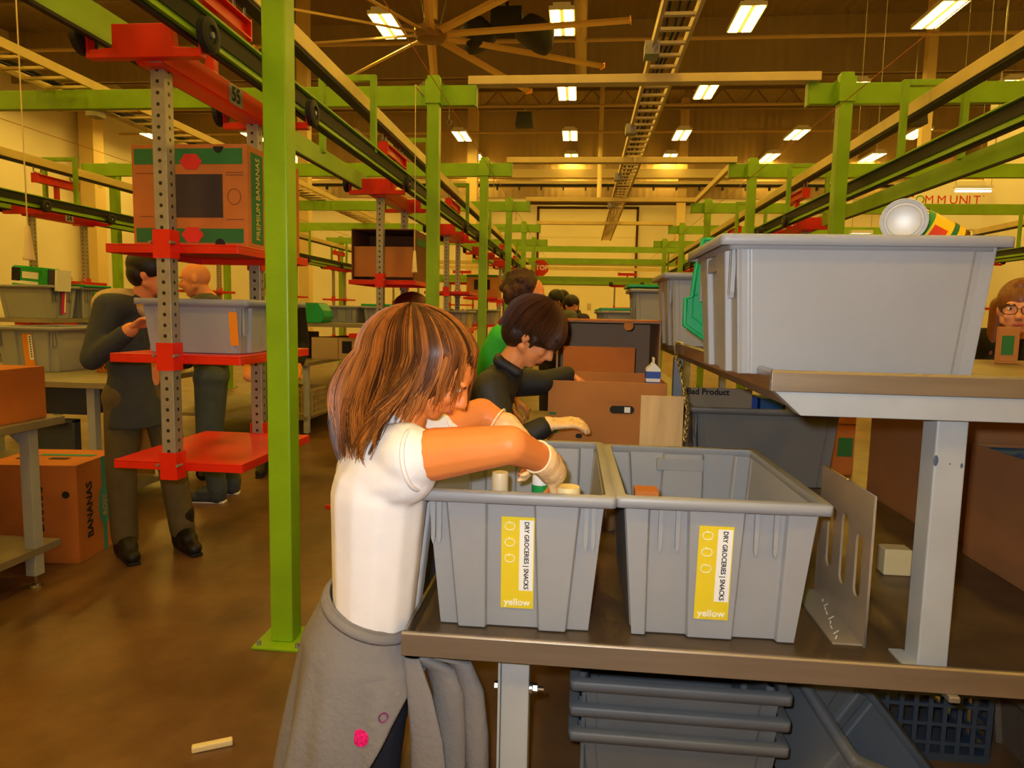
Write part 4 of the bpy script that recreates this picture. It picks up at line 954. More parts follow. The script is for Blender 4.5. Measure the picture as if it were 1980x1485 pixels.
tag(MB().box(7.91, 8.04, 18.8, 18.898, 3.2, 3.9).build('notice_board', mat('notice', (200, 170, 110), .7)), 'beige notice board left of the lettered sign', 'board')
for k, (x0, x1, y, z) in enumerate(((7.9, 8.62, 16, 4.2), (6.78, 7.02, 13, 4.02), (5.1, 5.45, 14, 3.0))):
    t = thing('tube_lamp', 'lit fluorescent tube lamp at right, %s' % ['above the lettered sign', 'beside the right end of the green track', 'low behind the big tote'][k], 'lamp', ((x0+x1)/2, y, z), 0, 'fluorescent tube lamps')
    MB().cyl((x0, y, z), (x1, y, z), .022, n=10).build('tube', fluo, t, world=True)
    MB().box(x0-.02, x1+.02, y-.06, y+.06, z+.05, z+.11).build('housing', white, t, world=True)
    for x in (x0, x1): MB().cyl((x, y, z+.11), (x, y, ZC), .005, n=5).build('wire', galv, t, world=True)
tag(MB().box(.23, .40, YB-.09, YB-.081, 1.62, 1.9).build('wall_notice', mat('notice2', (200, 180, 140), .8)), 'small paper notice on the back door', 'notice')
tc = carton('small carton with green label on the raised shelf before the girl with glasses', (1.455, 2.52, 1.2625), (.060, .03, .125), 0, card, None, False)
MB().box(-.027, .012, -.0165, -.015, .03, .095).build('green_label', greenB, tc)
# ------------------------------------------------------------------ people
skin = mat('skin_tan', (226, 146, 90), .5, var=.05, vs=12, spec=.35)
skinL = mat('skin_fair', (230, 158, 112), .5, var=.05, vs=12, spec=.35)
skinD = mat('skin_brown', (120, 70, 44), .5)
lipm = mat('lips', (186, 84, 70), .45)
eyew = mat('eye_white', (236, 232, 226), .25); eyed = mat('eye_iris', (48, 30, 20), .2)
glove = mat('clear_glove', (238, 196, 140), .38, var=.10, vs=30, spec=.6, bump=.5, bs=40)
def blob(parts, vox, it, name, m, parent=None, loc=None, world=True):
    mb = MB()
    for p in parts:
        if p[0] == 'c': mb.capsule(p[1], p[2], p[3], p[4])
        elif p[0] == 'e': mb.sph(p[1], p[2], 20, 12, p[3] if len(p) > 3 else None)
        elif p[0] == 'm': p[1](mb)
    if parent is not None and world:
        o = WLOC[parent.name][0]; mb.v = [(q[0]-o.x, q[1]-o.y, q[2]-o.z) for q in mb.v]
    mods = [('REMESH', dict(mode='VOXEL', voxel_size=vox, use_smooth_shade=True))]
    if it: mods.append(('SMOOTH', dict(factor=.5, iterations=it)))
    return obj_from(eval_mesh(mb, name, mods), name, m, parent)
def hand_parts(wr, d, up, s=1., curl=.4, side=1, spread=.16):
    wr, d, up = V(wr), V(d).normalized(), V(up).normalized(); x = d.cross(up).normalized()*side; up = x.cross(d).normalized()*side
    if up.dot(V((0, 0, 1))) < -2: up = -up
    P = []
    c = wr+d*.045*s
    for k in range(4):
        o = (k-1.5)*.0175*s; P.append(('c', wr+d*.008*s+x*o*.7, wr+d*.085*s+x*o, .0125*s, .0105*s))
    ln = (.062, .074, .069, .052)
    for k in range(4):
        b0 = wr+d*.085*s+x*(k-1.5)*.0185*s; dd = (d+x*(k-1.5)*spread*.5); a = curl*.6
        p1 = b0+(dd*math.cos(a)-up*math.sin(a)).normalized()*ln[k]*.45*s; a = curl*1.5
        p2 = p1+(dd*math.cos(a)-up*math.sin(a)).normalized()*ln[k]*.33*s; a = curl*2.2
        p3 = p2+(dd*math.cos(a)-up*math.sin(a)).normalized()*ln[k]*.27*s
        P += [('c', b0, p1, .0095*s, .0088*s), ('c', p1, p2, .0088*s, .008*s), ('c', p2, p3, .008*s, .007*s)]
    t0 = wr+d*.025*s-x*.025*s; t1 = t0+(d*.6-x*.7-up*.35).normalized()*.036*s; t2 = t1+(d*.95-x*.15-up*.4).normalized()*.03*s
    P += [('c', t0, t1, .0135*s, .0105*s), ('c', t1, t2, .0105*s, .0085*s)]
    return P
def head_parts(C, f, u, s=1., chin=1.):
    C, f, u = V(C), V(f).normalized(), V(u); u = (u-f*u.dot(f)).normalized(); l = u.cross(f)
    M = Matrix((f, l, u)).transposed()
    P = [('e', C+u*.012*s, (.094*s, .076*s, .088*s), M), ('e', C+f*.040*s-u*.045*s, (.052*s, .056*s, .072*s), M), ('e', C+f*.058*s-u*.098*s*chin, (.026*s, .030*s, .022*s), M),
         ('c', C+f*.040*s-u*.085*s, C+f*.0*s-u*.062*s+l*.055*s, .022*s, .02*s), ('c', C+f*.040*s-u*.085*s, C+f*.0*s-u*.062*s-l*.055*s, .022*s, .02*s),
         ('c', C+f*.088*s+u*.006*s, C+f*.112*s-u*.034*s, .009*s, .0135*s), ('e', C+f*.104*s-u*.040*s+l*.009*s, (.010*s,)*3), ('e', C+f*.104*s-u*.040*s-l*.009*s, (.010*s,)*3),
         ('e', C+f*.088*s-u*.062*s, (.013*s, .022*s, .007*s), M), ('e', C+f*.085*s-u*.073*s, (.013*s, .02*s, .0075*s), M),
         ('e', C+f*.085*s+u*.018*s+l*.030*s, (.012*s, .022*s, .008*s), M), ('e', C+f*.085*s+u*.018*s-l*.030*s, (.012*s, .022*s, .008*s), M),
         ('e', C+f*.066*s-u*.035*s+l*.036*s, (.022*s, .02*s, .022*s), M), ('e', C+f*.066*s-u*.035*s-l*.036*s, (.022*s, .02*s, .022*s), M)]
    for sg in (1, -1):
        P += [('e', C-f*.008*s-u*.018*s+l*sg*.078*s, (.018*s, .009*s, .030*s), M)]
    return P
def face_bits(parent, C, f, u, s=1., glasses=False, m_lip=None):
    C, f, u = V(C), V(f).normalized(), V(u); u = (u-f*u.dot(f)).normalized(); l = u.cross(f); o = WLOC[parent.name][0]; C = C-o
    M = Matrix((f, l, u)).transposed()
    for sg in (1, -1):
        p = C+f*.0755*s-u*.002*s+l*sg*.031*s
        e = MB().sph(p, (.012*s, .0145*s, .0085*s), 12, 8, M).build('eye', eyew, parent, smooth=True)
        MB().sph(p+f*.0075*s, (.005*s, .006*s, .006*s), 10, 6, M).build('iris', eyed, e, smooth=True)
        MB().tube([p+f*.016*s+u*.017*s+l*sg*(-.016+.034*k/5)*s+u*.004*s*math.sin(PI*k/5) for k in range(6)], .0028*s, 6).build('eyebrow', eyed, parent)
    MB().sph(C+f*.0945*s-u*.0675*s, (.007*s, .021*s, .0085*s), 12, 8, M).build('lips', m_lip or lipm, parent, smooth=True)
    if glasses:
        b = MB()
        for sg in (1, -1):
            c = C+f*.108*s-u*.004*s+l*sg*.034*s
            b.tube([c+l*.027*s*math.copysign(abs(math.cos(a))**.7, math.cos(a))+u*.019*s*math.copysign(abs(math.sin(a))**.7, math.sin(a)) for a in [2*PI*k/20 for k in range(20)]], .0019*s, 6, closed=True)
            b.tube([c+l*sg*.027*s, C+f*.05*s+l*sg*.078*s, C-f*.01*s+l*sg*.082*s], .0018*s, 6)
        b.tube([C+f*.108*s+l*.008*s, C+f*.112*s+u*.003*s, C+f*.108*s-l*.008*s], .0018*s, 6)
        b.build('glasses', mat('dark_frames', (52, 28, 22), .3), parent)
def hair_cap(parent, C, f, u, s, name, m, r=(.108, .094, .105), back=.0, down=.0, vox=.007, extra=(), bump=None):
    C, f, u = V(C), V(f).normalized(), V(u); u = (u-f*u.dot(f)).normalized(); l = u.cross(f); M = Matrix((f, l, u)).transposed()
    P = [('e', C-f*(.012+back)*s+u*.030*s, (r[0]*s, r[1]*s, r[2]*s*.88), M), ('e', C-f*.045*s-u*(.015+down)*s, (r[0]*s*.62, r[1]*s*.96, r[2]*s*.72), M)]
    P += list(extra)
    return blob(P, vox, 2, name, m, parent)
def person(label, J, H, skinm, top, bottom, shoe, hair=None, s=1., vox=.013, glasses=False, hname='hair', gloves=False, sleeves='long', rt=(.155, .115), short_hair=None, curl=.5, hood=None, face=True, group=None, hair_kw=None):
    """J: joint positions in world space."""
    base = V(((J['ankR'][0]+J['ankL'][0])/2, (J['ankR'][1]+J['ankL'][1])/2, 0))
    t = thing('person', label, 'person', base, 0, group)
    g = {k: V(q) for k, q in J.items() if not k.startswith('_')}
    f, u = H; C = g['head']; fl = V((f[0], f[1], 0)).normalized(); lat = (g['shL']-g['shR']).normalized()
    P = head_parts(C, f, u, s) + [('c', C-V(u).normalized()*.06*s-V(f).normalized()*.01, g['neck'], .050*s, .056*s), ('c', g['neck'], g['chest'], .06*s, .10*s),
        ('c', g['shR'], g['shL'], .055*s, .055*s), ('c', g['chest'], g['pel'], .115*s, .115*s), ('c', g['hipR'], g['hipL'], .085*s, .085*s)]
    for q in 'RL':
        P += [('c', g['sh'+q], g['el'+q], .050*s, .038*s), ('c', g['el'+q], g['wr'+q], .038*s, .027*s),
              ('c', g['hip'+q], g['kn'+q], .082*s, .055*s), ('c', g['kn'+q], g['ank'+q], .054*s, .036*s), ('c', g['ank'+q], g['toe'+q], .036*s, .028*s)]
        hd = J.get('_hd'+q); P += hand_parts(g['wr'+q], hd[0] if hd else g['wr'+q]-g['el'+q], hd[1] if hd else V((0, 0, 1)), s, curl, 1 if q == 'R' else -1)
    body = blob(P, vox*.62, 2, 'body', skinm, t)
    # top garment
    T = [('c', g['shR'], g['shL'], .075*s, .075*s), ('c', g['chest']+lat*.055*s, g['pel']+lat*.045*s+V((0, 0, .03)), rt[1]*s, rt[1]*s), ('c', g['chest']-lat*.055*s, g['pel']-lat*.045*s+V((0, 0, .03)), rt[1]*s, rt[1]*s), ('c', g['neck']-V((0, 0, .01)), g['chest'], .066*s, .12*s)]
    for q in 'RL':
        T += [('c', g['sh'+q], g['el'+q], .072*s, .056*s)] if sleeves == 'long' else [('c', g['sh'+q], g['sh'+q].lerp(g['el'+q], .45), .07*s, .064*s)]
        if sleeves == 'long': T += [('c', g['el'+q], g['el'+q].lerp(g['wr'+q], .86), .055*s, .044*s)]
    if J.get('_hem'): 
        hz = J['_hem']; T += [('c', g['pel']+lat*.05*s, V((g['pel'].x, g['pel'].y, hz-.12))+lat*.055*s, rt[1]*1.05*s, rt[1]*1.2*s), ('c', g['pel']-lat*.05*s, V((g['pel'].x, g['pel'].y, hz-.12))-lat*.055*s, rt[1]*1.05*s, rt[1]*1.2*s)]
    jk = blob(T, vox, 4, 'jacket' if sleeves == 'long' else 'shirt', top, t)
    if J.get('_hem'):
        bm = bmesh.new(); bm.from_mesh(jk.data); hz = J['_hem']
        bmesh.ops.bisect_plane(bm, geom=bm.verts[:]+bm.edges[:]+bm.faces[:], plane_co=(0, 0, hz), plane_no=(0, 0, -1), clear_outer=True)
        bmesh.ops.holes_fill(bm, edges=[e for e in bm.edges if e.is_boundary], sides=0); bm.to_mesh(jk.data); bm.free()
        for p_ in jk.data.polygons: p_.use_smooth = len(p_.vertices) < 8
    B = [('c', g['hipR'], g['hipL'], .108*s, .108*s), ('c', g['pel'], (g['hipR']+g['hipL'])/2, .115*s, .11*s)]
    for q in 'RL': B += [('c', g['hip'+q], g['kn'+q], .100*s, .075*s), ('c', g['kn'+q], g['ank'+q]+V((0, 0, .02)), .074*s, .066*s)]
    blob(B, vox, 3, 'trousers', bottom, t)
    for q in 'RL':
        a, b_ = g['ank'+q], g['toe'+q]
        S_ = [('c', V((a.x, a.y, .042*s)), V((b_.x, b_.y, .036*s)), .046*s, .040*s), ('c', V((a.x, a.y, .05*s)), a+V((0, 0, .04*s)), .058*s, .060*s), ('c', a+V((0, 0, .01)), a.lerp(b_, .55)+V((0, 0, .01)), .050*s, .046*s)]
        so = blob(S_, vox*.7, 2, 'shoe', shoe, t)
        o = WLOC[t.name][0]; d = V((b_.x-a.x, b_.y-a.y, 0)); dn = d.normalized(); sd = V((-dn.y, dn.x, 0))
        ring = [(a-o)*0+V((a.x, a.y, 0))-o-dn*.05*s+sd*.035*s, V((a.x, a.y, 0))-o-dn*.05*s-sd*.035*s, V((b_.x, b_.y, 0))-o+dn*.04*s-sd*.03*s, V((b_.x, b_.y, 0))-o+dn*.04*s+sd*.03*s]
        MB().loft([[q_ for q_ in ring], [q_+V((0, 0, .018)) for q_ in ring]]).build('sole', J.get('_sole', black), so, bevel=.006)
    if face: face_bits(t, C, f, u, s, glasses)
    if hair:
        hair_cap(t, C, f, u, s, hname, hair, **(hair_kw or {}))
    if hood:
        blob([('c', g['neck']+lat*.08-fl*.04, g['neck']-lat*.09-fl*.04, .062, .062), ('e', g['neck']-fl*.11-V((0, 0, .03))-lat*.04, (.10, .12, .09)), ('c', g['neck']-lat*.09+fl*.02-V((0, 0, .02)), g['neck']-lat*.06+fl*.12-V((0, 0, .10)), .04, .03)], .012, 3, 'hood', hood, t)
    return t
def stand(x, y, h, yaw, lean=0., spread=.10):
    """default standing joints, facing yaw."""
    f = V((math.cos(yaw), math.sin(yaw), 0)); l = V((-f.y, f.x, 0)); z = V((0, 0, 1)); o = V((x, y, 0)); k = h/1.72
    J = {'head': o+z*1.60*k+f*(.05+lean*.35), 'neck': o+z*1.44*k+f*lean*.22, 'chest': o+z*1.26*k+f*lean*.12, 'pel': o+z*.98*k, 'J': o}
    for q, s in (('R', -1), ('L', 1)):
        J['sh'+q] = o+z*1.40*k+l*s*.185*k+f*lean*.2; J['el'+q] = o+z*1.10*k+l*s*.235*k+f*(.04+lean*.2); J['wr'+q] = o+z*.95*k+l*s*.20*k+f*(.22+lean*.2)
        J['hip'+q] = o+z*.90*k+l*s*.09*k; J['kn'+q] = o+z*.49*k+l*s*.10*k+f*.02; J['ank'+q] = o+z*.08*k+l*s*spread; J['toe'+q] = o+z*.04*k+l*s*(spread+.02)+f*.15*k
    del J['J']
    return J
def cloth(name, c, var=.12, vs=14, bump=.25, bs=18, rough=.85): return mat(name, c, rough, var=var, vs=vs, bump=bump, bs=bs)
# --- boy in the black jacket
yaw = -.15
J = stand(-.60, 2.78, 1.50, 0, .30)
J.update(head=(-.190, 2.75, 1.318), neck=(-.292, 2.76, 1.175), chest=(-.39, 2.77, 1.02), pel=(-.56, 2.78, .80),
         shR=(-.345, 2.60, 1.105), shL=(-.32, 2.94, 1.105), elR=(-.26, 2.52, .90), wrR=(-.115, 2.56, .985), elL=(-.16, 2.98, 1.10), wrL=(-.045, 3.06, 1.135),
         hipR=(-.57, 2.70, .76), hipL=(-.57, 2.86, .76), _hdR=((.9, .15, .1), (0, -.3, 1)), _hdL=((.8, .2, -.5), (0, 0, 1)))
hb = mat('dark_brown_hair', (44, 26, 16), .42, var=.35, vs=6, stretch=(14, 14, 2), bump=.35, bs=30)
fb = (.78, -.06, -.60); ub = (.60, 0, .80)
boy = person('boy with dark brown bowl cut in a black jacket leaning over the open brown carton', J, (fb, ub), skin, cloth('black_jacket', (34, 33, 34), .15, 9, .35, 12, .6), cloth('navy_trousers', (34, 36, 46)), mat('dark_shoes', (40, 38, 38), .6), None, 1.0, .011)
C = V(J['head']); f = V(fb).normalized(); u = V(ub); u = (u-f*u.dot(f)).normalized(); l = u.cross(f); M = Matrix((f, l, u)).transposed()
hc = blob([('e', C-f*.012+u*.035, (.122, .102, .092), M), ('e', C-f*.050-u*.020, (.078, .092, .082), M), ('e', C+f*.055+u*.040, (.060, .088, .046), M), ('c', C+f*.030-u*.006-l*.080, C+f*.028-u*.046-l*.076, .014, .006)], .007, 2, 'hair', hb, boy)
blob([('c', V(J['neck'])+V((-.03, -.06, .035)), V(J['neck'])+V((.045, -.05, -.01)), .022, .022), ('c', V(J['neck'])+V((-.03, -.06, .035)), V(J['neck'])+V((-.04, .05, .04)), .024, .024)], .008, 2, 'collar', cloth('black_jacket', (34, 33, 34)), boy)
blob(hand_parts(J['wrR'], (.9, .15, .1), (0, -.3, 1), 1.10, .5, 1)+[('c', V(J['wrR'])-V((.05, .01, .04)), J['wrR'], .036, .033)], .006, 1, 'glove', glove, boy)
# --- adult with curly hair in green
J = stand(-.66, 3.92, 1.60, 0, .25); J.update(head=(-.30, 3.75, 1.505), neck=(-.36, 3.78, 1.35), chest=(-.40, 3.82, 1.15), shR=(-.42, 3.64, 1.27), shL=(-.36, 4.0, 1.28))
ch = mat('curly_brown_hair', (64, 34, 18), .6, var=.5, vs=20, bump=.8, bs=45)
pc = person('person with curly brown hair, glasses and a bright green top behind the boy', J, ((1, -.1, -.25), (.25, 0, 1)), skin, cloth('bright_green_top', (60, 190, 60)), cloth('dark_trousers', (40, 38, 42)), mat('dark_shoes', (40, 38, 38), .6), None, 1., .013, glasses=True)
C = V(J['head']); rng = random.Random(3)
ex = [('e', C+V((-.03, 0, .03)), (.105, .10, .10))]
for k in range(46):
    a, b_ = rng.uniform(0, 2*PI), rng.uniform(-.7, 1.4); d = V((math.cos(a)*math.cos(b_), math.sin(a)*math.cos(b_), math.sin(b_)))
    if d.x > .55 and d.z < .5: continue
    ex.append(('e', C+V((-.03, 0, .02))+d*.098, (.026,)*3))
blob(ex, .008, 1, 'curly_hair', ch, pc)
# --- three people far along the aisle
for k, (x, y, z, lb, hcol, tcol, sk) in enumerate(((-.30, 8.0, 1.56, 'person with short black hair and grey top far along the aisle, left of three', (24, 18, 16), (90, 92, 80), skinD), (-.26, 9.3, 1.60, 'person with dark hair behind the other two far along the aisle', (30, 20, 16), (60, 60, 66), skin), (-.13, 8.6, 1.52, 'person with long dark hair in dark top far along the aisle, right of three', (38, 22, 16), (54, 46, 66), skin))):
    J = stand(x, y, z+.13, -PI/2+.3*k, .15); J['head'] = V((x, y-.05, z))
    kw = dict(extra=[('c', V((x, y+.03, z)), V((x-.01, y+.03, z-.22)), .10, .08)]) if k == 2 else {}
    person(lb, J, ((math.cos(-PI/2+.4*k), math.sin(-PI/2+.4*k), -.3), (0, 0, 1)), sk, cloth('far_top%d' % k, tcol), cloth('dark_trousers', (40, 38, 42)), mat('dark_shoes', (40, 38, 38), .6), mat('far_hair%d' % k, hcol, .5), 1., .02, hair_kw=kw)
# --- man in grey jacket walking at left
J = stand(-2.42, 3.58, 1.74, -.35, .05)
J.update(head=(-2.335, 3.56, 1.585), neck=(-2.40, 3.57, 1.43), chest=(-2.43, 3.57, 1.24), pel=(-2.43, 3.58, .97), shR=(-2.46, 3.39, 1.385), shL=(-2.37, 3.75, 1.385), elR=(-2.50, 3.30, 1.12), wrR=(-2.26, 3.27, 1.28), elL=(-2.28, 3.84, 1.12), wrL=(-2.06, 3.62, 1.33),
         hipR=(-2.47, 3.50, .90), hipL=(-2.38, 3.66, .90), knR=(-2.50, 3.49, .50), knL=(-2.31, 3.66, .50), ankR=(-2.50, 3.50, .09), ankL=(-2.27, 3.68, .09), toeR=(-2.39, 3.40, .045), toeL=(-2.14, 3.58, .045), _hem=.74)
man = person('man in dark grey jacket, pale hood and black boots walking behind trolley 55', J, ((.95, .25, -.12), (.1, 0, 1)), skin, cloth('dark_grey_jacket', (58, 62, 64)), cloth('olive_trousers', (92, 80, 48)), mat('black_boots', (22, 20, 18), .5), mat('black_hair', (22, 17, 14), .5), 1.06, .014, hood=cloth('cream_hood', (186, 160, 116)))
for q in 'RL': blob([('c', V(J['ank'+q])+V((0, 0, -.02)), V(J['ank'+q])+V((0, 0, .12)), .062, .068)], .012, 2, 'boot_shaft', mat('black_boots', (22, 20, 18), .5), man)
blob([('c', V(J['elR']).lerp(V(J['wrR']), .35), J['wrR'], .050, .036)], .009, 1, 'bare_forearm', skin, man)
# --- bald man in jeans
J = stand(-2.62, 4.66, 1.74, PI+.35, .05); J['head'] = V((-2.70, 4.63, 1.60))
J.update(_sole=white, ankR=(-2.58, 4.84, .08), toeR=(-2.72, 4.80, .045), ankL=(-2.56, 4.60, .08), toeL=(-2.75, 4.58, .045))
bald = person('bald man in blue jeans and running shoes behind trolley 55, facing left', J, ((-.95, -.25, -.2), (-.2, 0, 1)), skin, cloth('dark_sweater', (66, 66, 62)), cloth('blue_jeans', (66, 76, 84)), mat('slate_shoes', (58, 66, 76), .5), None, 1.05, .014)
# --- person mostly hidden behind the nearest green post
J = stand(-2.56, 5.55, 1.70, -1.2, .05)
person('person in black clothes almost hidden behind the nearest green post', J, ((.4, -.9, -.2), (0, 0, 1)), skin, cloth('black_clothes', (24, 22, 22)), cloth('black_clothes', (24, 22, 22)), mat('dark_shoes', (40, 38, 38), .6), mat('black_hair', (22, 17, 14), .5), 1.03, .016)
# --- girl with glasses at the right
J = stand(2.02, 3.37, 1.60, -2.2, .05); J['head'] = V((1.935, 3.28, 1.475)); J['neck'] = V((1.965, 3.33, 1.33))
gr = person('girl with brown hair and dark glasses peering past the big tote', J, ((-.52, -.82, -.12), (0, 0, 1)), skinL, cloth('black_clothes', (24, 22, 22)), cloth('dark_trousers', (40, 38, 42)), mat('dark_shoes', (40, 38, 38), .6), mat('brown_hair', (128, 76, 36), .45, var=.3, vs=8, stretch=(20, 20, 3)), 1.02, .012, glasses=True,
            hair_kw=dict(r=(.105, .090, .108), extra=[('c', V((1.90, 3.37, 1.48)), V((1.90, 3.40, 1.26)), .042, .030), ('c', V((2.04, 3.33, 1.48)), V((2.06, 3.36, 1.24)), .042, .03), ('c', V((1.90, 3.235, 1.565)), V((2.0, 3.20, 1.545)), .03, .03)]))
# ------------------------------------------------------------------ the girl in the foreground
def strands(parent, name, paths, m, r=.0016, n=3, stuff=True):
    mb = MB(); o = WLOC[parent.name][0]
    for p in paths:
        k = len(p); mb.tube([V(q)-o for q in p], [r*(1 if i < k*.6 else max(.25, 1-(i/k-.6)*1.9)) for i in range(k)], n, cap=False)
    s_ = mb.build(name, m, parent, smooth=True)
    if stuff: s_['kind'] = 'stuff'
    return s_
gt = thing('person', 'girl with brown hair in white T-shirt, grey sweatshirt round her waist, reaching into left tote', 'person', (-.53, 1.76, 0))
C = V((-.366, 1.75, 1.249)); pf = math.radians(37)
f = V((math.cos(pf), -.03, -math.sin(pf))).normalized(); u = V((math.sin(pf), 0, math.cos(pf)))
neck = V((-.452, 1.755, 1.115)); chest = V((-.505, 1.755, 1.0)); pel = V((-.535, 1.765, .60))
shR, shL = V((-.445, 1.640, 1.035)), V((-.43, 1.89, 1.05))
elR, wrR = V((-.160, 1.585, 1.092)), V((-.066, 1.735, 1.020))
elL, wrL = V((-.285, 1.985, 1.105)), V((-.170, 1.965, 1.045))
hdR, hdL = V((.14, .42, -.9)), V((.45, -.35, -.85))
P = head_parts(C, f, u, .96) + [('c', C-u*.06-f*.015, neck, .044, .05), ('c', neck, chest, .055, .09), ('c', shR, shL, .045, .045), ('c', chest, pel, .085, .085)]
P += [('c', shR, shR.lerp(elR, .35), .052, .066), ('c', shR.lerp(elR, .35), elR, .066, .047), ('c', elR, wrR, .047, .031), ('c', shL, elL, .056, .046), ('c', elL, wrL, .046, .030)]
for hx_, y in ((-.50, 1.69), (-.55, 1.83)):
    P += [('c', (-.53, y, .60), (hx_, y, .34), .082, .062), ('c', (hx_, y, .34), (hx_-.01, y, .07), .060, .042), ('c', (hx_-.01, y, .06), (hx_+.10, y-.01, .035), .036, .028)]
P += hand_parts(wrR, hdR, (.8, -.2, .1), .86, .75, 1) + hand_parts(wrL, hdL, (.7, .3, .3), .86, .75, -1)
gbody = blob(P, .0062, 3, 'body', mat('skin_girl', (226, 132, 64), .48, var=.05, vs=12, spec=.35), gt)
face_bits(gt, C, f, u, .96, m_lip=mat('lips_pale', (196, 96, 74), .45))
# white T-shirt
T = [('e', (-.505, 1.755, .975), (.130, .148, .115)), ('c', (-.506, 1.70, .93), (-.527, 1.715, .58), .126, .106), ('c', (-.506, 1.81, .93), (-.527, 1.815, .58), .126, .106), ('c', (-.50, 1.67, 1.035), (-.485, 1.85, 1.045), .064, .064),
     ('c', (-.475, 1.675, 1.035), (-.405, 1.622, 1.045), .074, .079), ('c', (-.46, 1.86, 1.045), (-.395, 1.92, 1.05), .072, .073), ('c', (-.475, 1.72, 1.085), (-.47, 1.79, 1.085), .052, .052), ('c', (-.50, 1.67, .98), (-.425, 1.640, 1.0), .088, .082), ('c', (-.46, 1.66, 1.05), (-.42, 1.635, 1.06), .070, .070)]
tee = blob(T, .0075, 9, 'white_shirt', mat('white_cotton', (234, 228, 224), .85, var=.03, vs=10, bump=.35, bs=9), gt)
for cpt, ax_, r in ((V((-.352, 1.598, 1.050)), (elR-shR), .063), (V((-.355, 1.937, 1.058)), (elL-shL), .060)):
    d = ax_.normalized(); x = d.orthogonal().normalized(); y = d.cross(x)
    b = MB(); o = WLOC[gt.name][0]; b.tube([cpt-o-d*.038+x*math.cos(a)*r*1.15+y*math.sin(a)*r*1.15 for a in [2*PI*k/28 for k in range(28)]], .006, 8, closed=True); b.build('sleeve_hem', mat('white_cotton', (234, 228, 224)), tee, smooth=True)
# gloves
gm_ = mat('clear_glove', (238, 196, 140))
gl = blob(hand_parts(wrR, hdR, (.8, -.2, .1), .98, .75, 1)+[('c', wrR.lerp(elR, .22), wrR+hdR.normalized()*.03, .041, .037)], .0052, 1, 'glove', gm_, gt)
gl2 = blob(hand_parts(wrL, hdL, (.7, .3, .3), .98, .75, -1)+[('c', wrL.lerp(elL, .38), wrL+hdL.normalized()*.03, .046, .036)], .0052, 1, 'glove', gm_, gt)
for w_, e_, g_, r, tt_ in ((wrR, elR, gl, .043, .22), (wrL, elL, gl2, .048, .38)):
    d = (e_-w_).normalized(); x = d.orthogonal().normalized(); y = d.cross(x); c_ = w_.lerp(e_, tt_)+d*.028-WLOC[gt.name][0]
    MB().tube([c_+x*math.cos(a)*r*.93+y*math.sin(a)*r*.93 for a in [2*PI*k/28 for k in range(28)]], .0028, 6, closed=True).build('cuff_bead', mat('glove_bead', (248, 226, 180), .4), g_, smooth=True)
# leggings and shoes
nav = mat('navy_leggings', (20, 26, 42), .75, var=.1, vs=20)
B = [('c', (-.535, 1.72, .56), (-.535, 1.81, .56), .085, .085)]
for hx_, y in ((-.50, 1.69), (-.55, 1.83)): B += [('c', (-.53, y, .55), (hx_, y, .34), .088, .074), ('c', (hx_, y, .34), (hx_-.01, y, .09), .072, .052)]
lgs = blob(B, .009, 3, 'leggings', nav, gt)
o = WLOC[gt.name][0]
for k in range(4):
    pts = [V((-.415-.085*s+.010*k*math.cos(1.2*s), 1.69-.083*math.cos(.75-1.2*s)-.003, .445-.13*s+.008*k)) - o for s in [i/14 for i in range(15)]]
    MB().tube(pts, .0016, 5).build('stitching', paper if k != 3 else mat('teal_stitch', (40, 90, 130), .6), lgs)
for hx_, y in ((-.50, 1.69), (-.55, 1.83)): blob([('c', (hx_-.02, y, .045), (hx_+.10, y-.01, .035), .046, .038), ('c', (hx_-.01, y, .05), (hx_-.01, y, .085), .05, .05)], .009, 2, 'shoe', mat('girl_shoes', (70, 60, 70), .6), gt)
# sweatshirt tied round the waist
swm = mat('grey_sweatshirt', (120, 116, 114), .92, var=.08, vs=5, bump=.3, bs=60)
wc = V((-.535, 1.76, 0))
def skirt(phi, v):
    zw = .625-.045*math.cos(phi)+.012*math.sin(phi); zh = .115+.05*math.sin(2.2*phi+.4)
    s = v**.85; fold = 1+(.075*math.sin(6*phi+.9+v)+.045*math.sin(11*phi+2.1)+.02*math.sin(19*phi))*max(0, v-.10)*1.15
    fl = s*.62+.38*min(1, v*4)*.55
    rx = (.118+.165*fl)*fold; ry = (.152+.115*fl)*fold
    return V((wc.x+rx*math.cos(phi)-.01*v, wc.y+ry*math.sin(phi), zw+(zh-zw)*v))
def pe(v): 
    q = max(0, min(1, (v-.22)/.78)); return math.radians(22+72*q**.45 if v > .22 else 10)
rows = 34; colsn = 120; mb = MB(); grid = []
for i in range(rows+1):
    v = i/rows; a0 = -pe(v); a1 = -2*PI+pe(v)*.85
    grid.append([skirt(a0+(a1-a0)*j/colsn, v)-o for j in range(colsn+1)])
mb.loft(grid, False, False, closed=False)
sw = mb.build('tied_sweatshirt', swm, gt, smooth=True); so = sw.modifiers.new('thickness', 'SOLIDIFY'); so.thickness = .007; so.offset = 0
mb = MB(); ring = []
for i in range(5):
    v = .005+.055*i/4; bul = 1.03+.05*math.sin(PI*i/4)
    ring.append([V((wc.x+(q.x+o.x-wc.x)*bul, wc.y+(q.y+o.y-wc.y)*bul, q.z))-V((o.x, o.y, 0)) for q in [skirt(-2*PI*j/90, v)-o for j in range(91)]])
mb.loft(ring, False, False, closed=False); wb = mb.build('waist_roll', swm, sw, smooth=True); so = wb.modifiers.new('thickness', 'SOLIDIFY'); so.thickness = .008
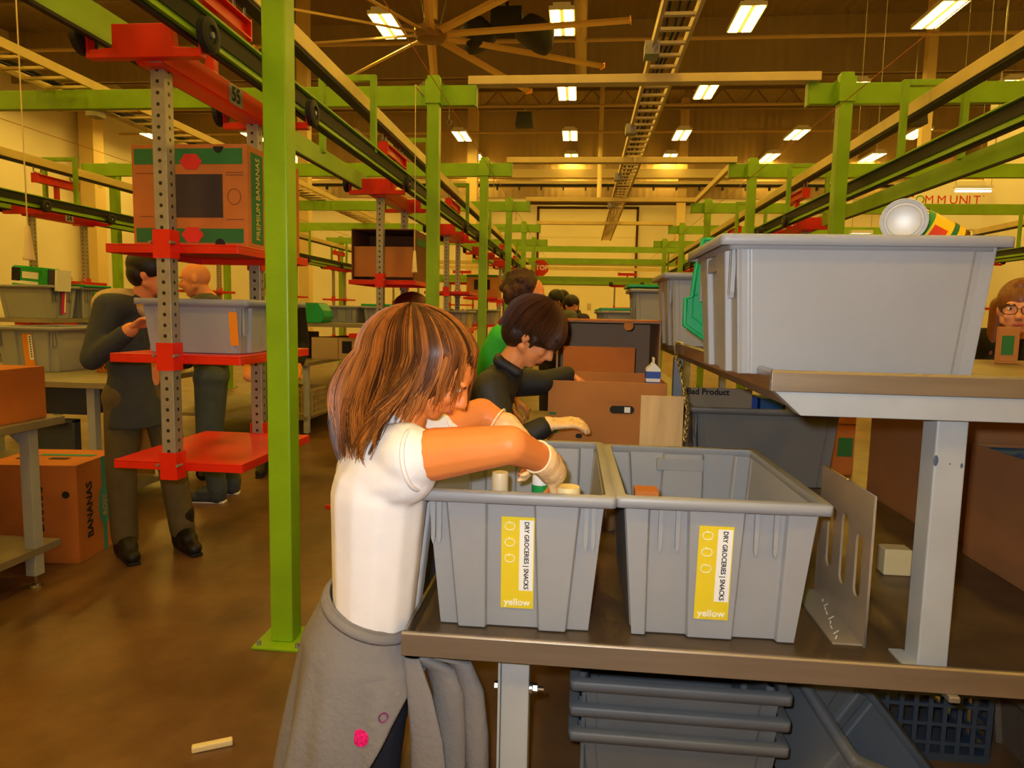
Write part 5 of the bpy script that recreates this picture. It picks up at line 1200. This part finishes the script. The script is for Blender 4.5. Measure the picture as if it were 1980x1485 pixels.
def ribbon(name, path, wds, ndir, parent, m, thick=.014, curl=.2):
    mb = MB(); rings = []
    for k, (p, w_) in enumerate(zip(path, wds)):
        p = V(p)-o; nd = V(ndir).normalized(); ring = []
        for a in [2*PI*i/16 for i in range(16)]:
            s = math.cos(a); ring.append(p+nd*s*w_+V((nd.y, -nd.x, 0))*(math.sin(a)*thick+curl*w_*(s*s-.5)*.5*math.sin(k*.9+1)))
        rings.append(ring)
    mb.loft(rings); return mb.build(name, m, parent, smooth=True)
ribbon('front_panel', [(-.40, 1.625, .53), (-.375, 1.61, .44), (-.355, 1.60, .33), (-.348, 1.60, .2), (-.340, 1.60, .09)], [.02, .034, .042, .048, .050], (1, -.1, 0), sw, swm, .012, .5)
ribbon('sleeve', [(-.40, 1.64, .53), (-.335, 1.66, .49), (-.315, 1.67, .42), (-.31, 1.675, .30), (-.308, 1.675, .215)], [.03, .04, .042, .043, .041], (1, -.1, 0), sw, swm, .022, .2)
ribbon('sleeve', [(-.40, 1.66, .53), (-.29, 1.68, .50), (-.258, 1.69, .42), (-.245, 1.69, .30), (-.24, 1.69, .20), (-.238, 1.69, .165)], [.03, .034, .034, .035, .033, .02], (1, -.1, 0), sw, swm, .022, .2)
ribbon('lower_hem', [(-.30, 1.71, .25), (-.29, 1.71, .16), (-.28, 1.71, .07)], [.06, .065, .07], (1, -.1, 0), sw, mat('grey_sweatshirt_shade', (120, 114, 112), .92, var=.08, vs=5), .012, .3)
pk = mat('pink_sequins', (226, 24, 110), .3, var=.5, vs=160, spec=.8); tq = mat('teal_sequins', (30, 150, 176), .3, var=.5, vs=160, spec=.8); pq = mat('purple_sequins', (120, 40, 90), .4, var=.5, vs=160)
def on_skirt(phi, v):
    q = skirt(phi, v); a = skirt(phi+.02, v)-q; b_ = skirt(phi, v+.02)-q; n = a.cross(b_).normalized()
    if (q-wc).dot(n) < 0: n = -n
    return q+n*.0055, a.normalized(), n
def sequin_disc(phi, v, r, m, ring=False):
    c_, a, n = on_skirt(phi, v); b_ = n.cross(a); c_ = c_-o
    if ring: return MB().tube([c_+a*r*math.cos(t_)+b_*r*math.sin(t_) for t_ in [2*PI*k/20 for k in range(20)]], .002, 5, closed=True).build('sequin_ring', m, sw)
    mb = MB(); mb.lathe([(r*1.0, 0), (r*.97, .002), (.001, .003)], (0, 0, 0), 24); M = Matrix((a, b_, n)).transposed(); mb.v = [tuple(M @ V(q)+c_) for q in mb.v]; return mb.build('sequin_patch', m, sw)
sequin_disc(-1.42, .50, .022, pk); sequin_disc(-1.16, .37, .011, pq, True)
c0 = [on_skirt(-1.66+.10*math.sin(k*.5), .70+.035*k)[0]-o for k in range(7)]
MB().tube(c0, .008, 8).build('sequin_curve', tq, sw, smooth=True)
# hair
hs = mat('light_brown_hair', (120, 68, 26), .46, var=.35, vs=5, stretch=(10, 10, 1.5), rnd=.45, spec=.22)
hd_ = mat('hair_underlayer', (92, 50, 22), .5, var=.35, vs=8, stretch=(20, 20, 2), bump=.4, bs=40)
Hc = V((-.424, 1.75, 1.280)); RXh, RYh, RZh = .155, .114, .132
sh = blob([('e', Hc+V((0, 0, -.004)), (RXh-.012, RYh-.010, RZh-.010)), ('c', (-.52, 1.75, 1.25), (-.605, 1.75, 1.135), .088, .050), ('c', (-.48, 1.70, 1.25), (-.52, 1.685, 1.125), .064, .042), ('c', (-.46, 1.83, 1.25), (-.50, 1.83, 1.12), .05, .04), ('c', (-.37, 1.70, 1.27), (-.36, 1.71, 1.23), .040, .026), ('e', (-.338, 1.75, 1.29), (.046, .076, .054))], .006, 2, 'hair', hd_, gt)
rg = random.Random(11); paths = []; groups_ = [[], [], []]
def end_z(th):     # th: 0 = towards the face, -90 = camera side, 180 = back
    a = abs(th)
    pts = [(0, 1.245), (20, 1.222), (45, 1.185), (65, 1.145), (85, 1.095), (110, 1.055), (140, 1.055), (180, 1.075)]
    for (a0, z0), (a1, z1) in zip(pts, pts[1:]):
        if a <= a1: return z0+(z1-z0)*(a-a0)/(a1-a0)
    return 1.075
for lk in range(118):
    th0 = -180+360*(lk+rg.random())/118
    if lk % 3 and 25 < th0 < 165: continue
    dz = rg.gauss(0, .026); wv = rg.uniform(0, 6.28); amp = rg.uniform(.006, .026); curlf = rg.uniform(-.6, 1.5); lift = rg.uniform(-.002, .007)
    for st in range(15):
        th = math.radians(th0+rg.gauss(0, 3.4)); ez = end_z(math.degrees(math.atan2(math.sin(th), math.cos(th))))+dz+rg.gauss(0, .008)
        ct, sn = math.cos(th), math.sin(th); pts = []; k1 = 9; ph1 = 1.42; lf = 1+lift/.12+rg.gauss(0, .010)
        off = rg.uniform(.02, .22)
        for i in range(k1+1):
            p = off+(ph1-off)*i/k1
            pts.append(V((Hc.x-.012*(1-i/k1)+RXh*lf*math.sin(p)*ct, Hc.y+RYh*lf*math.sin(p)*sn, Hc.z+RZh*lf*math.cos(p))))
        top = pts[-1]; L_ = top.z-ez; k2 = 9
        if L_ > .01:
            back = max(0, -ct)
            for i in range(1, k2+1):
                t_ = i/k2
                out = (.24*t_-.195*t_*t_)*back-(.018*t_*t_)*max(0, ct)
                tip = curlf*.030*max(0, t_-.6)**1.4*2
                x = top.x+ct*out*1.0+(.5 if back > .3 else .2)*tip*(1 if back > .3 else -1)-.085*t_**1.3*max(0, 1-abs(ct-.12)*1.15)
                y = top.y+sn*((.062*t_**1.6 if sn < 0 and ct < .25 else .0)+.004*t_-.010*t_*t_)
                w_ = amp*math.sin(wv+t_*4.2)*t_
                pts.append(V((x+w_*abs(sn)-w_*.4*ct, y+w_*.3*ct, top.z-L_*t_)))
        groups_[(lk*7+lk//5) % 3].append(pts)
hs2 = mat('golden_brown_hair', (156, 92, 34), .44, var=.3, vs=5, stretch=(10, 10, 1.5), rnd=.4, spec=.22); hs3 = mat('deep_brown_hair', (74, 41, 18), .38, var=.3, vs=5, stretch=(10, 10, 1.5), rnd=.4, spec=.22)
for g_, m_ in zip(groups_, (hs, hs2, hs3)): strands(sh, 'hair_strands', g_, m_, .0016)
# fine strand layer for the boy's bowl cut
def cap_strands(parent, C, f, u, m, r, a_end, name='hair_strands', nlk=60, per=10, seed=5, front=1.15, rr=.0016):
    C, f, u = V(C), V(f).normalized(), V(u); u = (u-f*u.dot(f)).normalized(); l = u.cross(f); rg = random.Random(seed); paths = []
    cc = C-f*.016+u*.026
    for k in range(nlk):
        t0 = 2*PI*(k+rg.random())/nlk; j0 = rg.gauss(0, .05)
        for s_ in range(per):
            t_ = t0+rg.gauss(0, .05); e = a_end(t_)+j0+rg.gauss(0, .03); sc = 1.0+rg.gauss(0, .012); pts = []
            for i in range(13):
                p = .03+(e-.03)*i/12; q = p
                fl = 1.0-.10*max(0, p-1.35)
                pts.append(cc+(f*math.cos(t_)*r[0]+l*math.sin(t_)*r[1])*math.sin(min(q, 1.62))*sc*fl+u*(math.cos(q)*r[2]*sc if q < 1.57 else -(q-1.57)*.085))
            paths.append(pts)
    return strands(parent, name, paths, m, rr)
def bowl(t_):
    c = math.cos(t_); return 1.80 if c > .5 else (1.72 if c > .1 else (2.05 if c > -.4 else 2.45))
cap_strands(hc, (-.190, 2.75, 1.318), fb, ub, mat('dark_brown_strands', (76, 45, 25), .5, var=.4, vs=6, rnd=.4, spec=.22), (.134, .114, .124), bowl, nlk=90, per=9)
